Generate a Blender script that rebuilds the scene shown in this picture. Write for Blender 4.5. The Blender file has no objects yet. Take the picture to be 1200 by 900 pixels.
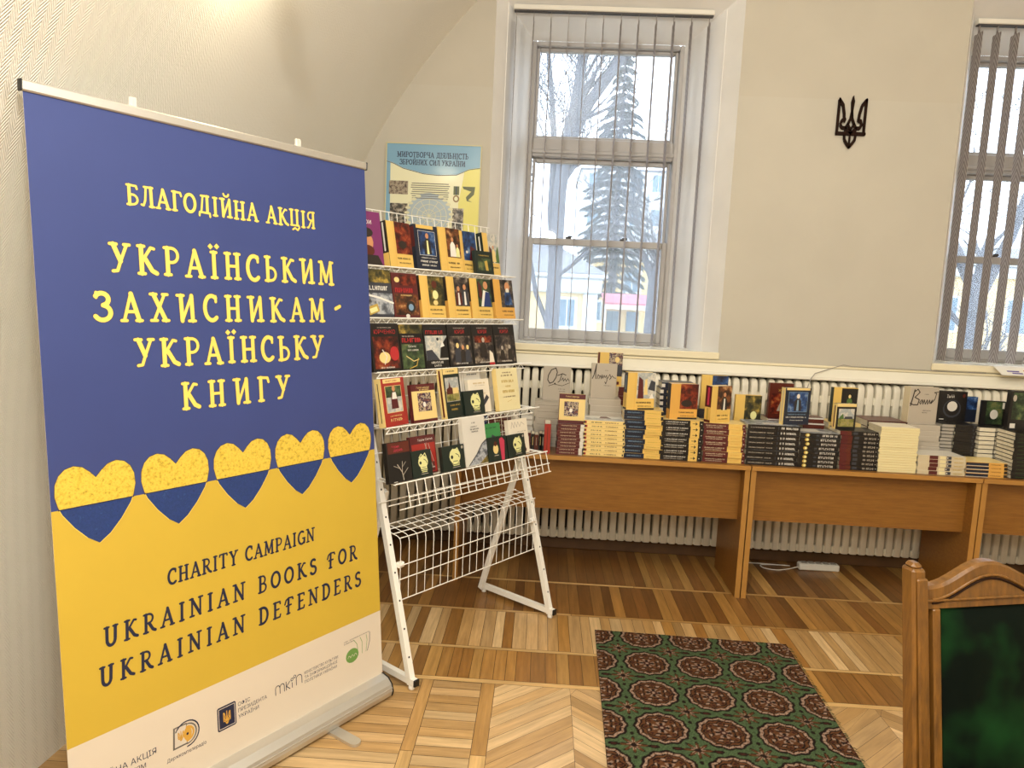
import bpy, math, random
import numpy as np
from mathutils import Matrix, Vector

C = bpy.context.scene.collection
scene = bpy.context.scene
random.seed(7)

# ------------------------------------------------------------------ camera, sky, lights, exposure
cam_data = bpy.data.cameras.new('camera')
cam_data.lens = 25.35
cam_data.sensor_width = 36
cam_data.clip_start = 0.05
cam = bpy.data.objects.new('camera', cam_data)
C.objects.link(cam)
yaw, pitch, roll = math.radians(2.218), math.radians(6.752), math.radians(2.674)
_f = Vector((-math.sin(yaw)*math.cos(pitch), math.cos(yaw)*math.cos(pitch), -math.sin(pitch)))
_r = Vector((math.cos(yaw), math.sin(yaw), 0))
_u = _r.cross(_f)
_cr = math.cos(roll)*_r + math.sin(roll)*_u
_cu = -math.sin(roll)*_r + math.cos(roll)*_u
cam.matrix_world = Matrix(((_cr.x, _cu.x, -_f.x, 0), (_cr.y, _cu.y, -_f.y, 0), (_cr.z, _cu.z, -_f.z, 1.6), (0, 0, 0, 1)))
scene.camera = cam

vs = scene.view_settings
scene.display_settings.display_device = 'sRGB'
vs.view_transform = 'Standard'
vs.look = 'None'
vs.exposure = 0.0
vs.gamma = 1.0
vs.use_curve_mapping = False

world = bpy.data.worlds.new('overcast_sky')
scene.world = world
world.use_nodes = True
_bg = world.node_tree.nodes['Background']
_bg.inputs['Color'].default_value = (0.80, 0.90, 1.0, 1)
_bg.inputs['Strength'].default_value = 4.6

def point_light(name, loc, radius, watts, color):
    l = bpy.data.lights.new(name, 'POINT')
    l.shadow_soft_size = radius
    l.energy = watts
    l.color = color
    o = bpy.data.objects.new(name, l)
    o.location = loc
    C.objects.link(o)
    return o
WARM = (1.0, 0.965, 0.89)
point_light('pendant_light_near', (0.04, -0.45, 2.48), 0.07, 88, WARM)
point_light('fill_light_left', (-0.20, 0.35, 3.0), 0.10, 125, WARM)  # unseen fill light, added to brighten the left wall
point_light('pendant_light_far', (1.5, 1.25, 3.35), 0.16, 72, WARM)
point_light('pendant_light_back', (2.0, -1.6, 2.7), 0.10, 45, WARM)

# ------------------------------------------------------------------ colour and materials
def lin(h):
    h = h.lstrip('#')
    out = []
    for i in (0, 2, 4):
        c = int(h[i:i+2], 16)/255
        out.append(c/12.92 if c <= 0.04045 else ((c+0.055)/1.055)**2.4)
    return (out[0], out[1], out[2], 1)

MATS = {}
class NT:
    """small helper round a material's node tree"""
    def __init__(self, name):
        self.m = bpy.data.materials.new(name)
        self.m.use_nodes = True
        self.t = self.m.node_tree
        self.b = self.t.nodes['Principled BSDF']
        MATS[name] = self.m
    def n(self, typ, **kw):
        nd = self.t.nodes.new(typ)
        for k, v in kw.items():
            setattr(nd, k, v)
        return nd
    def l(self, a, b):
        self.t.links.new(a, b)
    def math(self, op, a, b=None, c=None):
        nd = self.n('ShaderNodeMath', operation=op)
        for i, v in enumerate((a, b, c)):
            if v is None: continue
            if isinstance(v, (int, float)): nd.inputs[i].default_value = v
            else: self.l(v, nd.inputs[i])
        return nd.outputs[0]
    def ramp(self, fac, stops, mode='LINEAR'):
        nd = self.n('ShaderNodeValToRGB')
        nd.color_ramp.interpolation = mode
        els = nd.color_ramp.elements
        while len(els) < len(stops): els.new(0.5)
        for e, (p, c) in zip(els, stops):
            e.position = p
            e.color = lin(c) if isinstance(c, str) else c
        self.l(fac, nd.inputs[0])
        return nd.outputs[0]
    def obj(self, scale=(1, 1, 1), rand=False, kind='Object'):
        tc = self.n('ShaderNodeTexCoord')
        mp = self.n('ShaderNodeMapping')
        mp.inputs['Scale'].default_value = scale
        src = tc.outputs[kind]
        if rand:
            oi = self.n('ShaderNodeObjectInfo')
            mul = self.math('MULTIPLY', oi.outputs['Random'], 37.0)
            add = self.n('ShaderNodeVectorMath', operation='ADD')
            self.l(src, add.inputs[0]); self.l(mul, add.inputs[1])
            src = add.outputs[0]
        self.l(src, mp.inputs['Vector'])
        return mp.outputs[0]
    def noise(self, vec, scale, detail=3, rough=0.5):
        nd = self.n('ShaderNodeTexNoise')
        nd.inputs['Scale'].default_value = scale
        nd.inputs['Detail'].default_value = detail
        nd.inputs['Roughness'].default_value = rough
        self.l(vec, nd.inputs['Vector'])
        return nd.outputs['Fac']
    def bump(self, height, strength=0.2, dist=0.01):
        nd = self.n('ShaderNodeBump')
        nd.inputs['Strength'].default_value = strength
        nd.inputs['Distance'].default_value = dist
        self.l(height, nd.inputs['Height'])
        self.l(nd.outputs[0], self.b.inputs['Normal'])

def mat(name, color, rough=0.6, metal=0.0, var=0.0, vscale=8.0, spec=0.5):
    """plain surface with a little tonal unevenness"""
    if name in MATS: return MATS[name]
    k = NT(name)
    k.b.inputs['Roughness'].default_value = rough
    k.b.inputs['Metallic'].default_value = metal
    k.b.inputs['Specular IOR Level'].default_value = spec
    c = lin(color)
    if var > 0:
        f = k.noise(k.obj(), vscale, 4)
        a = tuple(max(0, x*(1-var)) for x in c[:3])+(1,)
        b = tuple(min(1, x*(1+var)) for x in c[:3])+(1,)
        k.l(k.ramp(f, [(0.3, a), (0.7, b)]), k.b.inputs['Base Color'])
    else:
        k.b.inputs['Base Color'].default_value = c
    return k.m

def paint(name, cols, scale=30, sharp=False):
    """blotchy printed picture"""
    k = NT(name)
    f = k.noise(k.obj(rand=True), scale, 4, 0.6)
    n = len(cols)
    k.l(k.ramp(f, [(0.30+0.40*i/max(1, n-1), c) for i, c in enumerate(cols)], 'CONSTANT' if sharp else 'LINEAR'), k.b.inputs['Base Color'])
    k.b.inputs['Roughness'].default_value = 0.35
    return k.m

def wood(name, dark, light, scale=(1, 1, 1), rough=0.4, grain=9.0):
    k = NT(name)
    v = k.obj(scale)
    f = k.noise(v, grain, 6, 0.65)
    k.l(k.ramp(f, [(0.3, dark), (0.7, light)]), k.b.inputs['Base Color'])
    k.b.inputs['Roughness'].default_value = rough
    k.bump(f, 0.05, 0.004)
    return k.m

# room
def wallpaper():
    k = NT('herringbone_wallpaper')
    uv = k.n('ShaderNodeUVMap')
    sp = k.n('ShaderNodeSeparateXYZ')
    k.l(uv.outputs[0], sp.inputs[0])
    u, v = sp.outputs[0], sp.outputs[1]
    tri = k.math('PINGPONG', u, 0.024)
    ph = k.math('ADD', k.math('MULTIPLY', tri, 1.7), v)
    wv = k.math('SINE', k.math('MULTIPLY', ph, 2*math.pi/0.0135))
    n = k.noise(k.obj(), 90, 3)
    h = k.math('ADD', wv, k.math('MULTIPLY', n, 1.6))
    k.bump(h, 0.55, 0.0016)
    big = k.noise(k.obj(), 1.3, 2)
    k.l(k.ramp(big, [(0.3, '#ECE7DA'), (0.7, '#F1EDE2')]), k.b.inputs['Base Color'])
    k.b.inputs['Roughness'].default_value = 0.6
wallpaper()
mat('cream_wall', '#BFB9AB', 0.7, var=0.03, vscale=3)
mat('cream_wall_upper', '#BDB6A7', 0.7, var=0.03, vscale=3)
mat('white_ceiling', '#DEDBD0', 0.8)
mat('reveal_paint', '#E4E2DE', 0.55, var=0.04, vscale=4)
mat('sill_cream', '#EADFC0', 0.35)
mat('ledge_gloss', '#EDE8D8', 0.22)
mat('window_paint', '#B2AEAB', 0.5, var=0.05, vscale=6)
mat('window_dark', '#4A4644', 0.6)
mat('baseboard_wood', '#5A3E22', 0.5, var=0.2, vscale=12)
mat('niche_shade', '#51483A', 0.9)  # shade between the radiator columns, put into the wall colour
mat('radiator_enamel', '#E8E1CE', 0.4, var=0.04, vscale=9)
mat('dark_gap', '#2C261E', 0.9)
def glass():
    k = NT('glare_window_glass')
    k.t.nodes.remove(k.b)
    out = k.t.nodes['Material Output']
    tr = k.n('ShaderNodeBsdfTransparent'); tr.inputs[0].default_value = (0.97, 0.98, 1, 1)
    du = k.n('ShaderNodeBsdfTranslucent'); du.inputs[0].default_value = (0.93, 0.96, 1, 1)  # translucent share imitates veiling glare from the bright sky
    gl = k.n('ShaderNodeBsdfGlossy'); gl.inputs['Roughness'].default_value = 0.02
    lw = k.n('ShaderNodeLayerWeight'); fr = k.math('MULTIPLY_ADD', k.math('POWER', lw.outputs['Facing'], 5.0), 0.85, 0.045)
    nz = k.noise(k.obj(), 3.0, 3)
    m1 = k.n('ShaderNodeMixShader'); m2 = k.n('ShaderNodeMixShader')
    k.l(k.ramp(nz, [(0.2, (0.07, 0.07, 0.07, 1)), (0.8, (0.10, 0.10, 0.10, 1))]), m1.inputs[0])
    k.l(tr.outputs[0], m1.inputs[1]); k.l(du.outputs[0], m1.inputs[2])
    k.l(fr, m2.inputs[0]); k.l(m1.outputs[0], m2.inputs[1]); k.l(gl.outputs[0], m2.inputs[2])
    k.l(m2.outputs[0], out.inputs[0])
glass()
def plank_mat():
    k = NT('parquet_oak')
    at = k.n('ShaderNodeAttribute', attribute_name='tone')
    uv = k.n('ShaderNodeUVMap')
    mp = k.n('ShaderNodeMapping'); mp.inputs['Scale'].default_value = (4, 45, 1)
    k.l(uv.outputs[0], mp.inputs[0])
    f = k.noise(mp.outputs[0], 1.0, 5, 0.6)
    mx = k.n('ShaderNodeMix', data_type='RGBA', blend_type='MULTIPLY')
    mx.inputs[0].default_value = 1.0
    k.l(at.outputs['Color'], mx.inputs[6])
    k.l(k.ramp(f, [(0.3, (0.74, 0.71, 0.66, 1)), (0.68, (1.12, 1.1, 1.06, 1))]), mx.inputs[7])
    k.l(mx.outputs[2], k.b.inputs['Base Color'])
    k.b.inputs['Roughness'].default_value = 0.33
    k.bump(f, 0.08, 0.002)
plank_mat()
mat('floor_joint', '#3A2712', 0.8)
wood('desk_laminate', '#7C501F', '#946529', (1.2, 8, 14), 0.38, 6)
mat('desk_edge', '#AC7C3C', 0.4, var=0.06)
wood('chair_wood', '#563816', '#835822', (14, 14, 1.6), 0.3, 5)
def velvet():
    k = NT('green_velvet')
    f = k.noise(k.obj(), 5.5, 3)
    k.l(k.ramp(f, [(0.42, '#030A05'), (0.76, '#14401A')]), k.b.inputs['Base Color'])
    k.b.inputs['Roughness'].default_value = 0.8
    k.b.inputs['Specular IOR Level'].default_value = 0.1
    k.b.inputs['Sheen Weight'].default_value = 0.08
    k.b.inputs['Sheen Tint'].default_value = (0.3, 0.7, 0.3, 1)
    k.b.inputs['Sheen Roughness'].default_value = 0.4
velvet()
def rugm():
    k = NT('rug_pile')
    at = k.n('ShaderNodeAttribute', attribute_name='tone')
    k.l(at.outputs['Color'], k.b.inputs['Base Color'])
    k.b.inputs['Roughness'].default_value = 0.95
    k.b.inputs['Specular IOR Level'].default_value = 0.15
    k.bump(k.noise(k.obj(), 260, 2), 0.5, 0.004)
rugm()
mat('rack_white', '#F6F3EA', 0.35)
mat('black_plastic', '#141312', 0.45)
mat('white_plastic', '#DDD9CE', 0.4)
mat('aluminium', '#D6D3CC', 0.34, 0.75)
mat('banner_blue', '#36447F', 0.55, var=0.03, vscale=4)
mat('banner_yellow', '#CFAF3C', 0.55, var=0.02, vscale=4)
mat('banner_white', '#E0D4C2', 0.55)
mat('print_yellow', '#F6D866', 0.55)
mat('print_outline', '#4A3E4E', 0.55)
mat('print_navy', '#1D2442', 0.55)
mat('print_grey', '#6A645E', 0.55)
mat('print_gold', '#D7A544', 0.55)
mat('print_green', '#6E9A4E', 0.55)
mat('print_pale', '#D9CFC2', 0.55)
paint('heart_yellow', ['#A98B2E', '#D9B740', '#EBCB52', '#C7A43A'], 95)
paint('heart_blue', ['#1F3468', '#2A4280', '#223A72', '#33508A'], 80)
mat('emblem_wood', '#221006', 0.7, var=0.2, vscale=30, spec=0.15)
def slatm():
    k = NT('blind_fabric')
    sp = k.n('ShaderNodeSeparateXYZ'); k.l(k.obj(), sp.inputs[0])
    y, z = sp.outputs[1], sp.outputs[2]
    tri = k.math('ABSOLUTE', y)
    ph = k.math('ADD', k.math('MULTIPLY', tri, 1.6), z)
    wv = k.math('SINE', k.math('MULTIPLY', ph, 2*math.pi/0.036))
    f = k.math('MULTIPLY_ADD', wv, 0.5, 0.5)
    k.l(k.ramp(f, [(0.25, '#8E8480'), (0.75, '#D6CFCB')]), k.b.inputs['Base Color'])
    k.b.inputs['Roughness'].default_value = 0.9
    tl = k.n('ShaderNodeBsdfTranslucent'); tl.inputs[0].default_value = lin('#C4BAB4')
    mx = k.n('ShaderNodeMixShader'); mx.inputs[0].default_value = 0.4
    k.l(k.b.outputs[0], mx.inputs[1]); k.l(tl.outputs[0], mx.inputs[2])
    k.l(mx.outputs[0], k.t.nodes['Material Output'].inputs[0])
slatm()
def lampm():
    k = NT('lamp_glow')
    k.b.inputs['Base Color'].default_value = (1, 0.95, 0.8, 1)
    k.b.inputs['Emission Color'].default_value = (1, 0.88, 0.62, 1)
    k.b.inputs['Emission Strength'].default_value = 32
lampm()
mat('brass', '#B08A3C', 0.3, 0.9)
mat('paper', '#E9E4D8', 0.7)
# outdoors
mat('bark', '#50535C', 0.95, var=0.15, vscale=6)
mat('spruce_needles', '#3C4A50', 0.95, var=0.25, vscale=2)
mat('ochre_render', '#DCC490', 0.9, var=0.04, vscale=1)
mat('pale_render', '#CBD0D5', 0.9)
mat('roof_grey', '#74777D', 0.9)
mat('roof_pink', '#B86878', 0.8)
mat('outside_glass', '#5E7A8E', 0.2)
mat('outside_ground', '#8C8C82', 0.95, var=0.1, vscale=0.6)
mat('shrub_leaf', '#3E4830', 0.95, var=0.2, vscale=3)

# ------------------------------------------------------------------ mesh building
class MB:
    def __init__(self):
        self.v, self.f, self.fm, self.names, self.uv = [], [], [], [], []
        self.smooth = []
        self.tick = 0
    def mi(self, m):
        if m not in self.names: self.names.append(m)
        return self.names.index(m)
    def face(self, pts, m, uv=None, smooth=False):
        b = len(self.v)
        self.v += [tuple(p) for p in pts]
        self.f.append(tuple(range(b, b+len(pts))))
        self.fm.append(self.mi(m)); self.uv.append(uv); self.smooth.append(smooth)
    def mesh(self, verts, faces, m, smooth=False):
        b = len(self.v)
        self.v += [tuple(p) for p in verts]
        for q in faces:
            self.f.append(tuple(b+i for i in q)); self.fm.append(self.mi(m)); self.uv.append(None); self.smooth.append(smooth)
    def box(self, x0, x1, y0, y1, z0, z1, m, mp=None, bev=0.0):
        if bev > 0:
            return self.rbox(x0, x1, y0, y1, z0, z1, m, bev, mp)
        p = [(x, y, z) for z in (z0, z1) for y in (y0, y1) for x in (x0, x1)]
        if mp: p = [mp(*q) for q in p]
        self.mesh(p, [(0, 2, 3, 1), (4, 5, 7, 6), (0, 1, 5, 4), (2, 6, 7, 3), (0, 4, 6, 2), (1, 3, 7, 5)], m)
    def rbox(self, x0, x1, y0, y1, z0, z1, m, r, mp=None):
        """box with chamfered edges (26-faced)"""
        cx, cy, cz = (x0+x1)/2, (y0+y1)/2, (z0+z1)/2
        hx, hy, hz = (x1-x0)/2, (y1-y0)/2, (z1-z0)/2
        r = min(r, hx*.98, hy*.98, hz*.98)
        pts = []; idx = {}
        for sx in (-1, 1):
            for sy in (-1, 1):
                for sz in (-1, 1):
                    for a in range(3):
                        q = [cx+sx*(hx-r), cy+sy*(hy-r), cz+sz*(hz-r)]
                        q[a] = (cx, cy, cz)[a]+(sx, sy, sz)[a]*(hx, hy, hz)[a]
                        idx[(sx, sy, sz, a)] = len(pts)
                        pts.append(mp(*q) if mp else tuple(q))
        F = []
        for a in range(3):
            b, c = (a+1) % 3, (a+2) % 3
            for s in (-1, 1):
                loop = []
                for sb, sc in ((-1, -1), (1, -1), (1, 1), (-1, 1)):
                    k = [0, 0, 0]; k[a] = s; k[b] = sb; k[c] = sc
                    loop.append(idx[(*k, a)])
                F.append(tuple(loop if s > 0 else loop[::-1]))
            for sb in (-1, 1):            # edges parallel to axis a
                for sc in (-1, 1):
                    e = []
                    for s, ax in ((-1, b), (1, b), (1, c), (-1, c)):
                        k = [0, 0, 0]; k[a] = s; k[b] = sb; k[c] = sc
                        e.append(idx[(*k, ax)])
                    F.append(tuple(e))
        for sx in (-1, 1):
            for sy in (-1, 1):
                for sz in (-1, 1):
                    F.append(tuple(idx[(sx, sy, sz, a)] for a in range(3)))
        self.mesh(pts, F, m)
    def tube(self, pts, r, m, n=6, closed=False, smooth=True, caps=True):
        P = [Vector(p) for p in pts]
        R = r if isinstance(r, (list, tuple)) else [r]*len(P)
        rings = []
        prev = None
        for i, p in enumerate(P):
            if closed: d = P[(i+1) % len(P)]-P[i-1]
            else: d = P[min(i+1, len(P)-1)]-P[max(i-1, 0)]
            if d.length < 1e-9: d = Vector((0, 0, 1))
            d.normalize()
            if prev is None:
                a = Vector((0, 0, 1)) if abs(d.z) < .9 else Vector((1, 0, 0))
                s = d.cross(a).normalized()
            else:
                s = (prev-d*prev.dot(d))
                s = s.normalized() if s.length > 1e-6 else d.orthogonal().normalized()
            prev = s
            t = d.cross(s)
            rings.append([p+(s*math.cos(2*math.pi*k/n)+t*math.sin(2*math.pi*k/n))*R[i] for k in range(n)])
        V = [q for ring in rings for q in ring]
        F = []
        L = len(P)
        for i in range(L if closed else L-1):
            j = (i+1) % L
            for k in range(n):
                F.append((i*n+k, i*n+(k+1) % n, j*n+(k+1) % n, j*n+k))
        self.mesh(V, F, m, smooth)
        if caps and not closed:
            self.face([rings[0][k] for k in range(n)][::-1], m)
            self.face(rings[-1], m)
    def sqtube(self, a, b, wx, wy, side, m):
        """square bar from a to b; side = a horizontal vector across"""
        a, b, s = Vector(a), Vector(b), Vector(side).normalized()
        d = (b-a).normalized(); t = d.cross(s).normalized()
        V = []
        for p in (a, b):
            for sx, sy in ((-1, -1), (1, -1), (1, 1), (-1, 1)):
                V.append(p+s*sx*wx/2+t*sy*wy/2)
        self.mesh(V, [(3, 2, 1, 0), (4, 5, 6, 7), (0, 1, 5, 4), (1, 2, 6, 5), (2, 3, 7, 6), (3, 0, 4, 7)], m)
    def lathe(self, c, prof, m, n=20, smooth=True):
        cx, cy, cz = c
        V = [(cx+r*math.cos(2*math.pi*k/n), cy+r*math.sin(2*math.pi*k/n), cz+z) for r, z in prof for k in range(n)]
        F = [(i*n+k, i*n+(k+1) % n, (i+1)*n+(k+1) % n, (i+1)*n+k) for i in range(len(prof)-1) for k in range(n)]
        self.mesh(V, F, m, smooth)
    # flat artwork; mp(x, z, layer) -> 3D point
    def quad2(self, x0, z0, x1, z1, mp, layer, m):
        self.face([mp(x0, z0, layer), mp(x1, z0, layer), mp(x1, z1, layer), mp(x0, z1, layer)], m)
    def poly2(self, pts, mp, layer, m):
        self.face([mp(x, z, layer) for x, z in pts], m)
    def ell2(self, cx, cz, rx, rz, mp, layer, m, n=14, a0=0, a1=360):
        self.poly2([(cx+rx*math.cos(math.radians(a0+(a1-a0)*k/n)), cz+rz*math.sin(math.radians(a0+(a1-a0)*k/n))) for k in range(n+(a1-a0 < 360))], mp, layer, m)
    def stroke2(self, pts, w, mp, layer, m, cap=True):
        W = w if isinstance(w, (list, tuple)) else [w]*len(pts)
        base = layer
        for i in range(len(pts)-1):
            (x0, z0), (x1, z1) = pts[i], pts[i+1]
            dx, dz = x1-x0, z1-z0
            L = math.hypot(dx, dz)
            if L < 1e-9: continue
            nx, nz = -dz/L, dx/L
            a, b = W[i]/2, W[i+1]/2
            layer = base+.03*(self.tick % 29); self.tick += 1
            self.face([mp(x0-nx*a, z0-nz*a, layer), mp(x1-nx*b, z1-nz*b, layer), mp(x1+nx*b, z1+nz*b, layer), mp(x0+nx*a, z0+nz*a, layer)], m)
        if cap:
            for (x, z), ww in zip(pts, W):
                self.ell2(x, z, ww/2, ww/2, mp, base+.03*(self.tick % 29), m, 8); self.tick += 1
    def text2(self, body, x0, z0, w, h, mp, layer, m, align='c', squeeze=True):
        V, F = text_geo(body)
        xs = [p[0] for p in V]; a, b = min(xs), max(xs)
        s = h/0.72
        sx = s if not squeeze or (b-a)*s <= w else w/(b-a)
        off = x0+(w-(b-a)*sx)/2 if align == 'c' else (x0 if align == 'l' else x0+w-(b-a)*sx)
        self.mesh([mp(off+(p[0]-a)*sx, z0+p[1]*s, layer) for p in V], F, m)
    def greek2(self, x0, z0, w, h, mp, layer, m, rnd):
        """unreadable small print: letter-like strokes"""
        x = x0
        while x < x0+w-h*0.4:
            lw = h*rnd.choice((0.45, 0.55, 0.65))
            if rnd.random() < 0.12: x += lw; continue
            t = h*0.2
            self.quad2(x, z0, x+t, z0+h, mp, layer, m)
            if rnd.random() < 0.7: self.quad2(x+lw-t, z0, x+lw, z0+h, mp, layer, m)
            q = rnd.choice((0, 0.4, 0.8))
            self.quad2(x, z0+h*q, x+lw, z0+h*(q+0.2), mp, layer, m)
            x += lw+h*0.2
    def build(self, name, parent=None, smooth_all=False):
        me = bpy.data.meshes.new(name)
        me.from_pydata(self.v, [], self.f)
        for nm in self.names: me.materials.append(MATS[nm])
        me.polygons.foreach_set('material_index', self.fm)
        me.polygons.foreach_set('use_smooth', [True]*len(self.f) if smooth_all else self.smooth)
        if any(u is not None for u in self.uv):
            ul = me.uv_layers.new(name='UVMap')
            d = []
            for q, u in zip(self.f, self.uv):
                for k in range(len(q)):
                    d += list(u[k]) if u else [0, 0]
            ul.data.foreach_set('uv', d)
        me.update()
        o = bpy.data.objects.new(name, me)
        C.objects.link(o)
        if parent: o.parent = parent
        return o

_TXT = {}
def text_geo(body):
    if body not in _TXT:
        c = bpy.data.curves.new('lettering', 'FONT')
        c.body = body; c.size = 1.0; c.resolution_u = 3
        o = bpy.data.objects.new('lettering', c)
        C.objects.link(o)
        dg = bpy.context.evaluated_depsgraph_get()
        ev = o.evaluated_get(dg)
        m = ev.to_mesh()
        _TXT[body] = ([(v.co.x, v.co.y) for v in m.vertices], [tuple(p.vertices) for p in m.polygons])
        ev.to_mesh_clear()
        bpy.data.objects.remove(o); bpy.data.curves.remove(c)
    return _TXT[body]

def tag(o, label, cat, group=None):
    o['label'] = label; o['category'] = cat
    if group: o['group'] = group
    return o
def thing(name, label, cat, loc=(0, 0, 0), rot=(0, 0, 0), group=None):
    o = bpy.data.objects.new(name, None)
    o.empty_display_size = 0.05
    o.location = loc; o.rotation_euler = rot
    C.objects.link(o)
    return tag(o, label, cat, group)
def struct(o, kind='structure'):
    o['kind'] = kind
    return o
def flat(ox, oz, y, sgn=-1):
    """artwork map for an upright face at depth y, facing -Y"""
    return lambda x, z, k: (ox+x, y+sgn*0.0002*(k+1), oz+z)
# ------------------------------------------------------------------ room shell
WX0, WX1, WY0, WY = -1.48, 5.63, -2.6, 4.5
AX, AZ, AR = 2.074, 0.878, 3.554          # barrel vault: axis x, spring height, radius
LOWY = 4.6                                # wall plane behind the radiators
OPEN = [(-0.37, 1.09), (2.385, 3.845)]    # window openings in the wall plane
OZ0, OZ1 = 1.325, 3.44

def SK(x):
    """the left wall is not quite square to the window wall"""
    return .042*max(0, min(1, (AX-x)/(AX-WX0)))
def vault_strip(name, a0, a1, m, wall_to=None):
    mb = MB()
    prof = []
    if wall_to == 'left': prof.append((WX0, 0.0, 0.0))
    n = 26
    for i in range(n+1):
        a = math.radians(a0+(a1-a0)*i/n)
        prof.append((AX-AR*math.cos(a), AZ+AR*math.sin(a), AZ+AR*a))
    if wall_to == 'right': prof.append((WX1-0.002, 0.0, AZ+AR*math.pi+AZ))
    for (xa, za, sa), (xb, zb, sb) in zip(prof[:-1], prof[1:]):
        ka, kb = SK(xa)*(WY0-WY), SK(xb)*(WY0-WY)
        ea, eb = SK(xa)*(LOWY-WY), SK(xb)*(LOWY-WY)
        mb.face([(xa+ka, WY0, za), (xa+ea, LOWY, za), (xb+eb, LOWY, zb), (xb+kb, WY0, zb)], m,
                [(WY0, sa), (LOWY, sa), (LOWY, sb), (WY0, sb)], smooth=True)
    return struct(mb.build(name))
vault_strip('wall_left', 0, 62, 'herringbone_wallpaper', 'left')
vault_strip('ceiling', 62, 118, 'white_ceiling')
vault_strip('wall_right', 118, 180, 'herringbone_wallpaper', 'right')

mb = MB()
def wq(x0, x1, z0, z1, y=WY, m='cream_wall'):
    mb.face([(x0, y, z0), (x1, y, z0), (x1, y, z1), (x0, y, z1)], m)
JZ = 2.855
for x0, x1 in ((WX0-.3, OPEN[0][0]), (OPEN[0][1], OPEN[1][0]), (OPEN[1][1], WX1+.1)):
    wq(x0, x1, 1.262, JZ)
    wq(x0, x1, JZ, OZ1, m='cream_wall_upper')
wq(WX0-.3, WX1+.1, OZ1, 4.6, m='cream_wall_upper')
for a, b in OPEN: wq(a, b, 1.262, OZ0-.03)
wq(WX0-.3, WX1+.1, 0, 1.30, LOWY, 'niche_shade')
# splayed window recesses: opening in the wall plane down to the frame
FY = 4.86
for a, b in OPEN:
    c = (a+b)/2-.03
    fa, fb = c-.485, c+.485
    mb.face([(a, WY, OZ0), (a, WY, OZ1), (fa, FY, 3.25), (fa, FY, OZ0)], 'reveal_paint')
    mb.face([(b, WY, OZ0), (fb, FY, OZ0), (fb, FY, 3.25), (b, WY, OZ1)], 'reveal_paint')
    mb.face([(a, WY, OZ1), (b, WY, OZ1), (fb, FY, 3.25), (fa, FY, 3.25)], 'reveal_paint')
    # corner beads down the splay
    for x0, x1 in ((a, fa), (b, fb)):
        mb.tube([(x0+(x1-x0)*.30, WY+(FY-WY)*.30, OZ0), (x0+(x1-x0)*.30, WY+(FY-WY)*.30, OZ1-.19*.30)], .004, 'reveal_paint')
        mb.tube([(x0, WY, OZ1), (x1, FY, 3.25)], .004, 'reveal_paint')
struct(mb.build('wall_back'))
mb = MB()
mb.face([(WX0-.4, WY0, 0), (WX1+.1, WY0, 0), (WX1+.1, WY0, 4.6), (WX0-.4, WY0, 4.6)], 'cream_wall')
struct(mb.build('wall_front'))

# glossy sloping ledge over the radiators, with the moulding above it
mb = MB()
x0, x1 = WX0+.02, WX1-.03
prof = [(4.598, 1.262), (4.49, 1.262), (4.430, 1.215), (4.428, 1.198), (4.44, 1.192), (4.598, 1.192)]
for (ya, za), (yb, zb) in zip(prof, prof[1:]+prof[:1]):
    mb.face([(x0, ya, za), (x1, ya, za), (x1, yb, zb), (x0, yb, zb)], 'ledge_gloss')
mb.face([(x0, y, z) for y, z in prof], 'ledge_gloss'); mb.face([(x1, y, z) for y, z in prof][::-1], 'ledge_gloss')
struct(mb.build('trim_ledge'))
mb = MB()
mb.rbox(WX0+.03, WX1-.05, 4.484, 4.499, 1.264, 1.28, 'sill_cream', .005)
struct(mb.build('trim_moulding'))
for i, (a, b) in enumerate(OPEN):
    mb = MB()
    mb.rbox(a-.005, b+.005, 4.476, 4.499, 1.285, 1.328, 'sill_cream', .006)
    mb.box(a+.0, b-.0, 4.499, FY+.02, 1.30, 1.326, 'ledge_gloss')
    struct(mb.build('trim_sill_%d' % (i+1)))
mb = MB()
mb.rbox(WX0+.01, WX1-.02, 4.555, 4.598, 0.0, 0.075, 'baseboard_wood', .006)
struct(mb.build('baseboard_back'))

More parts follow.
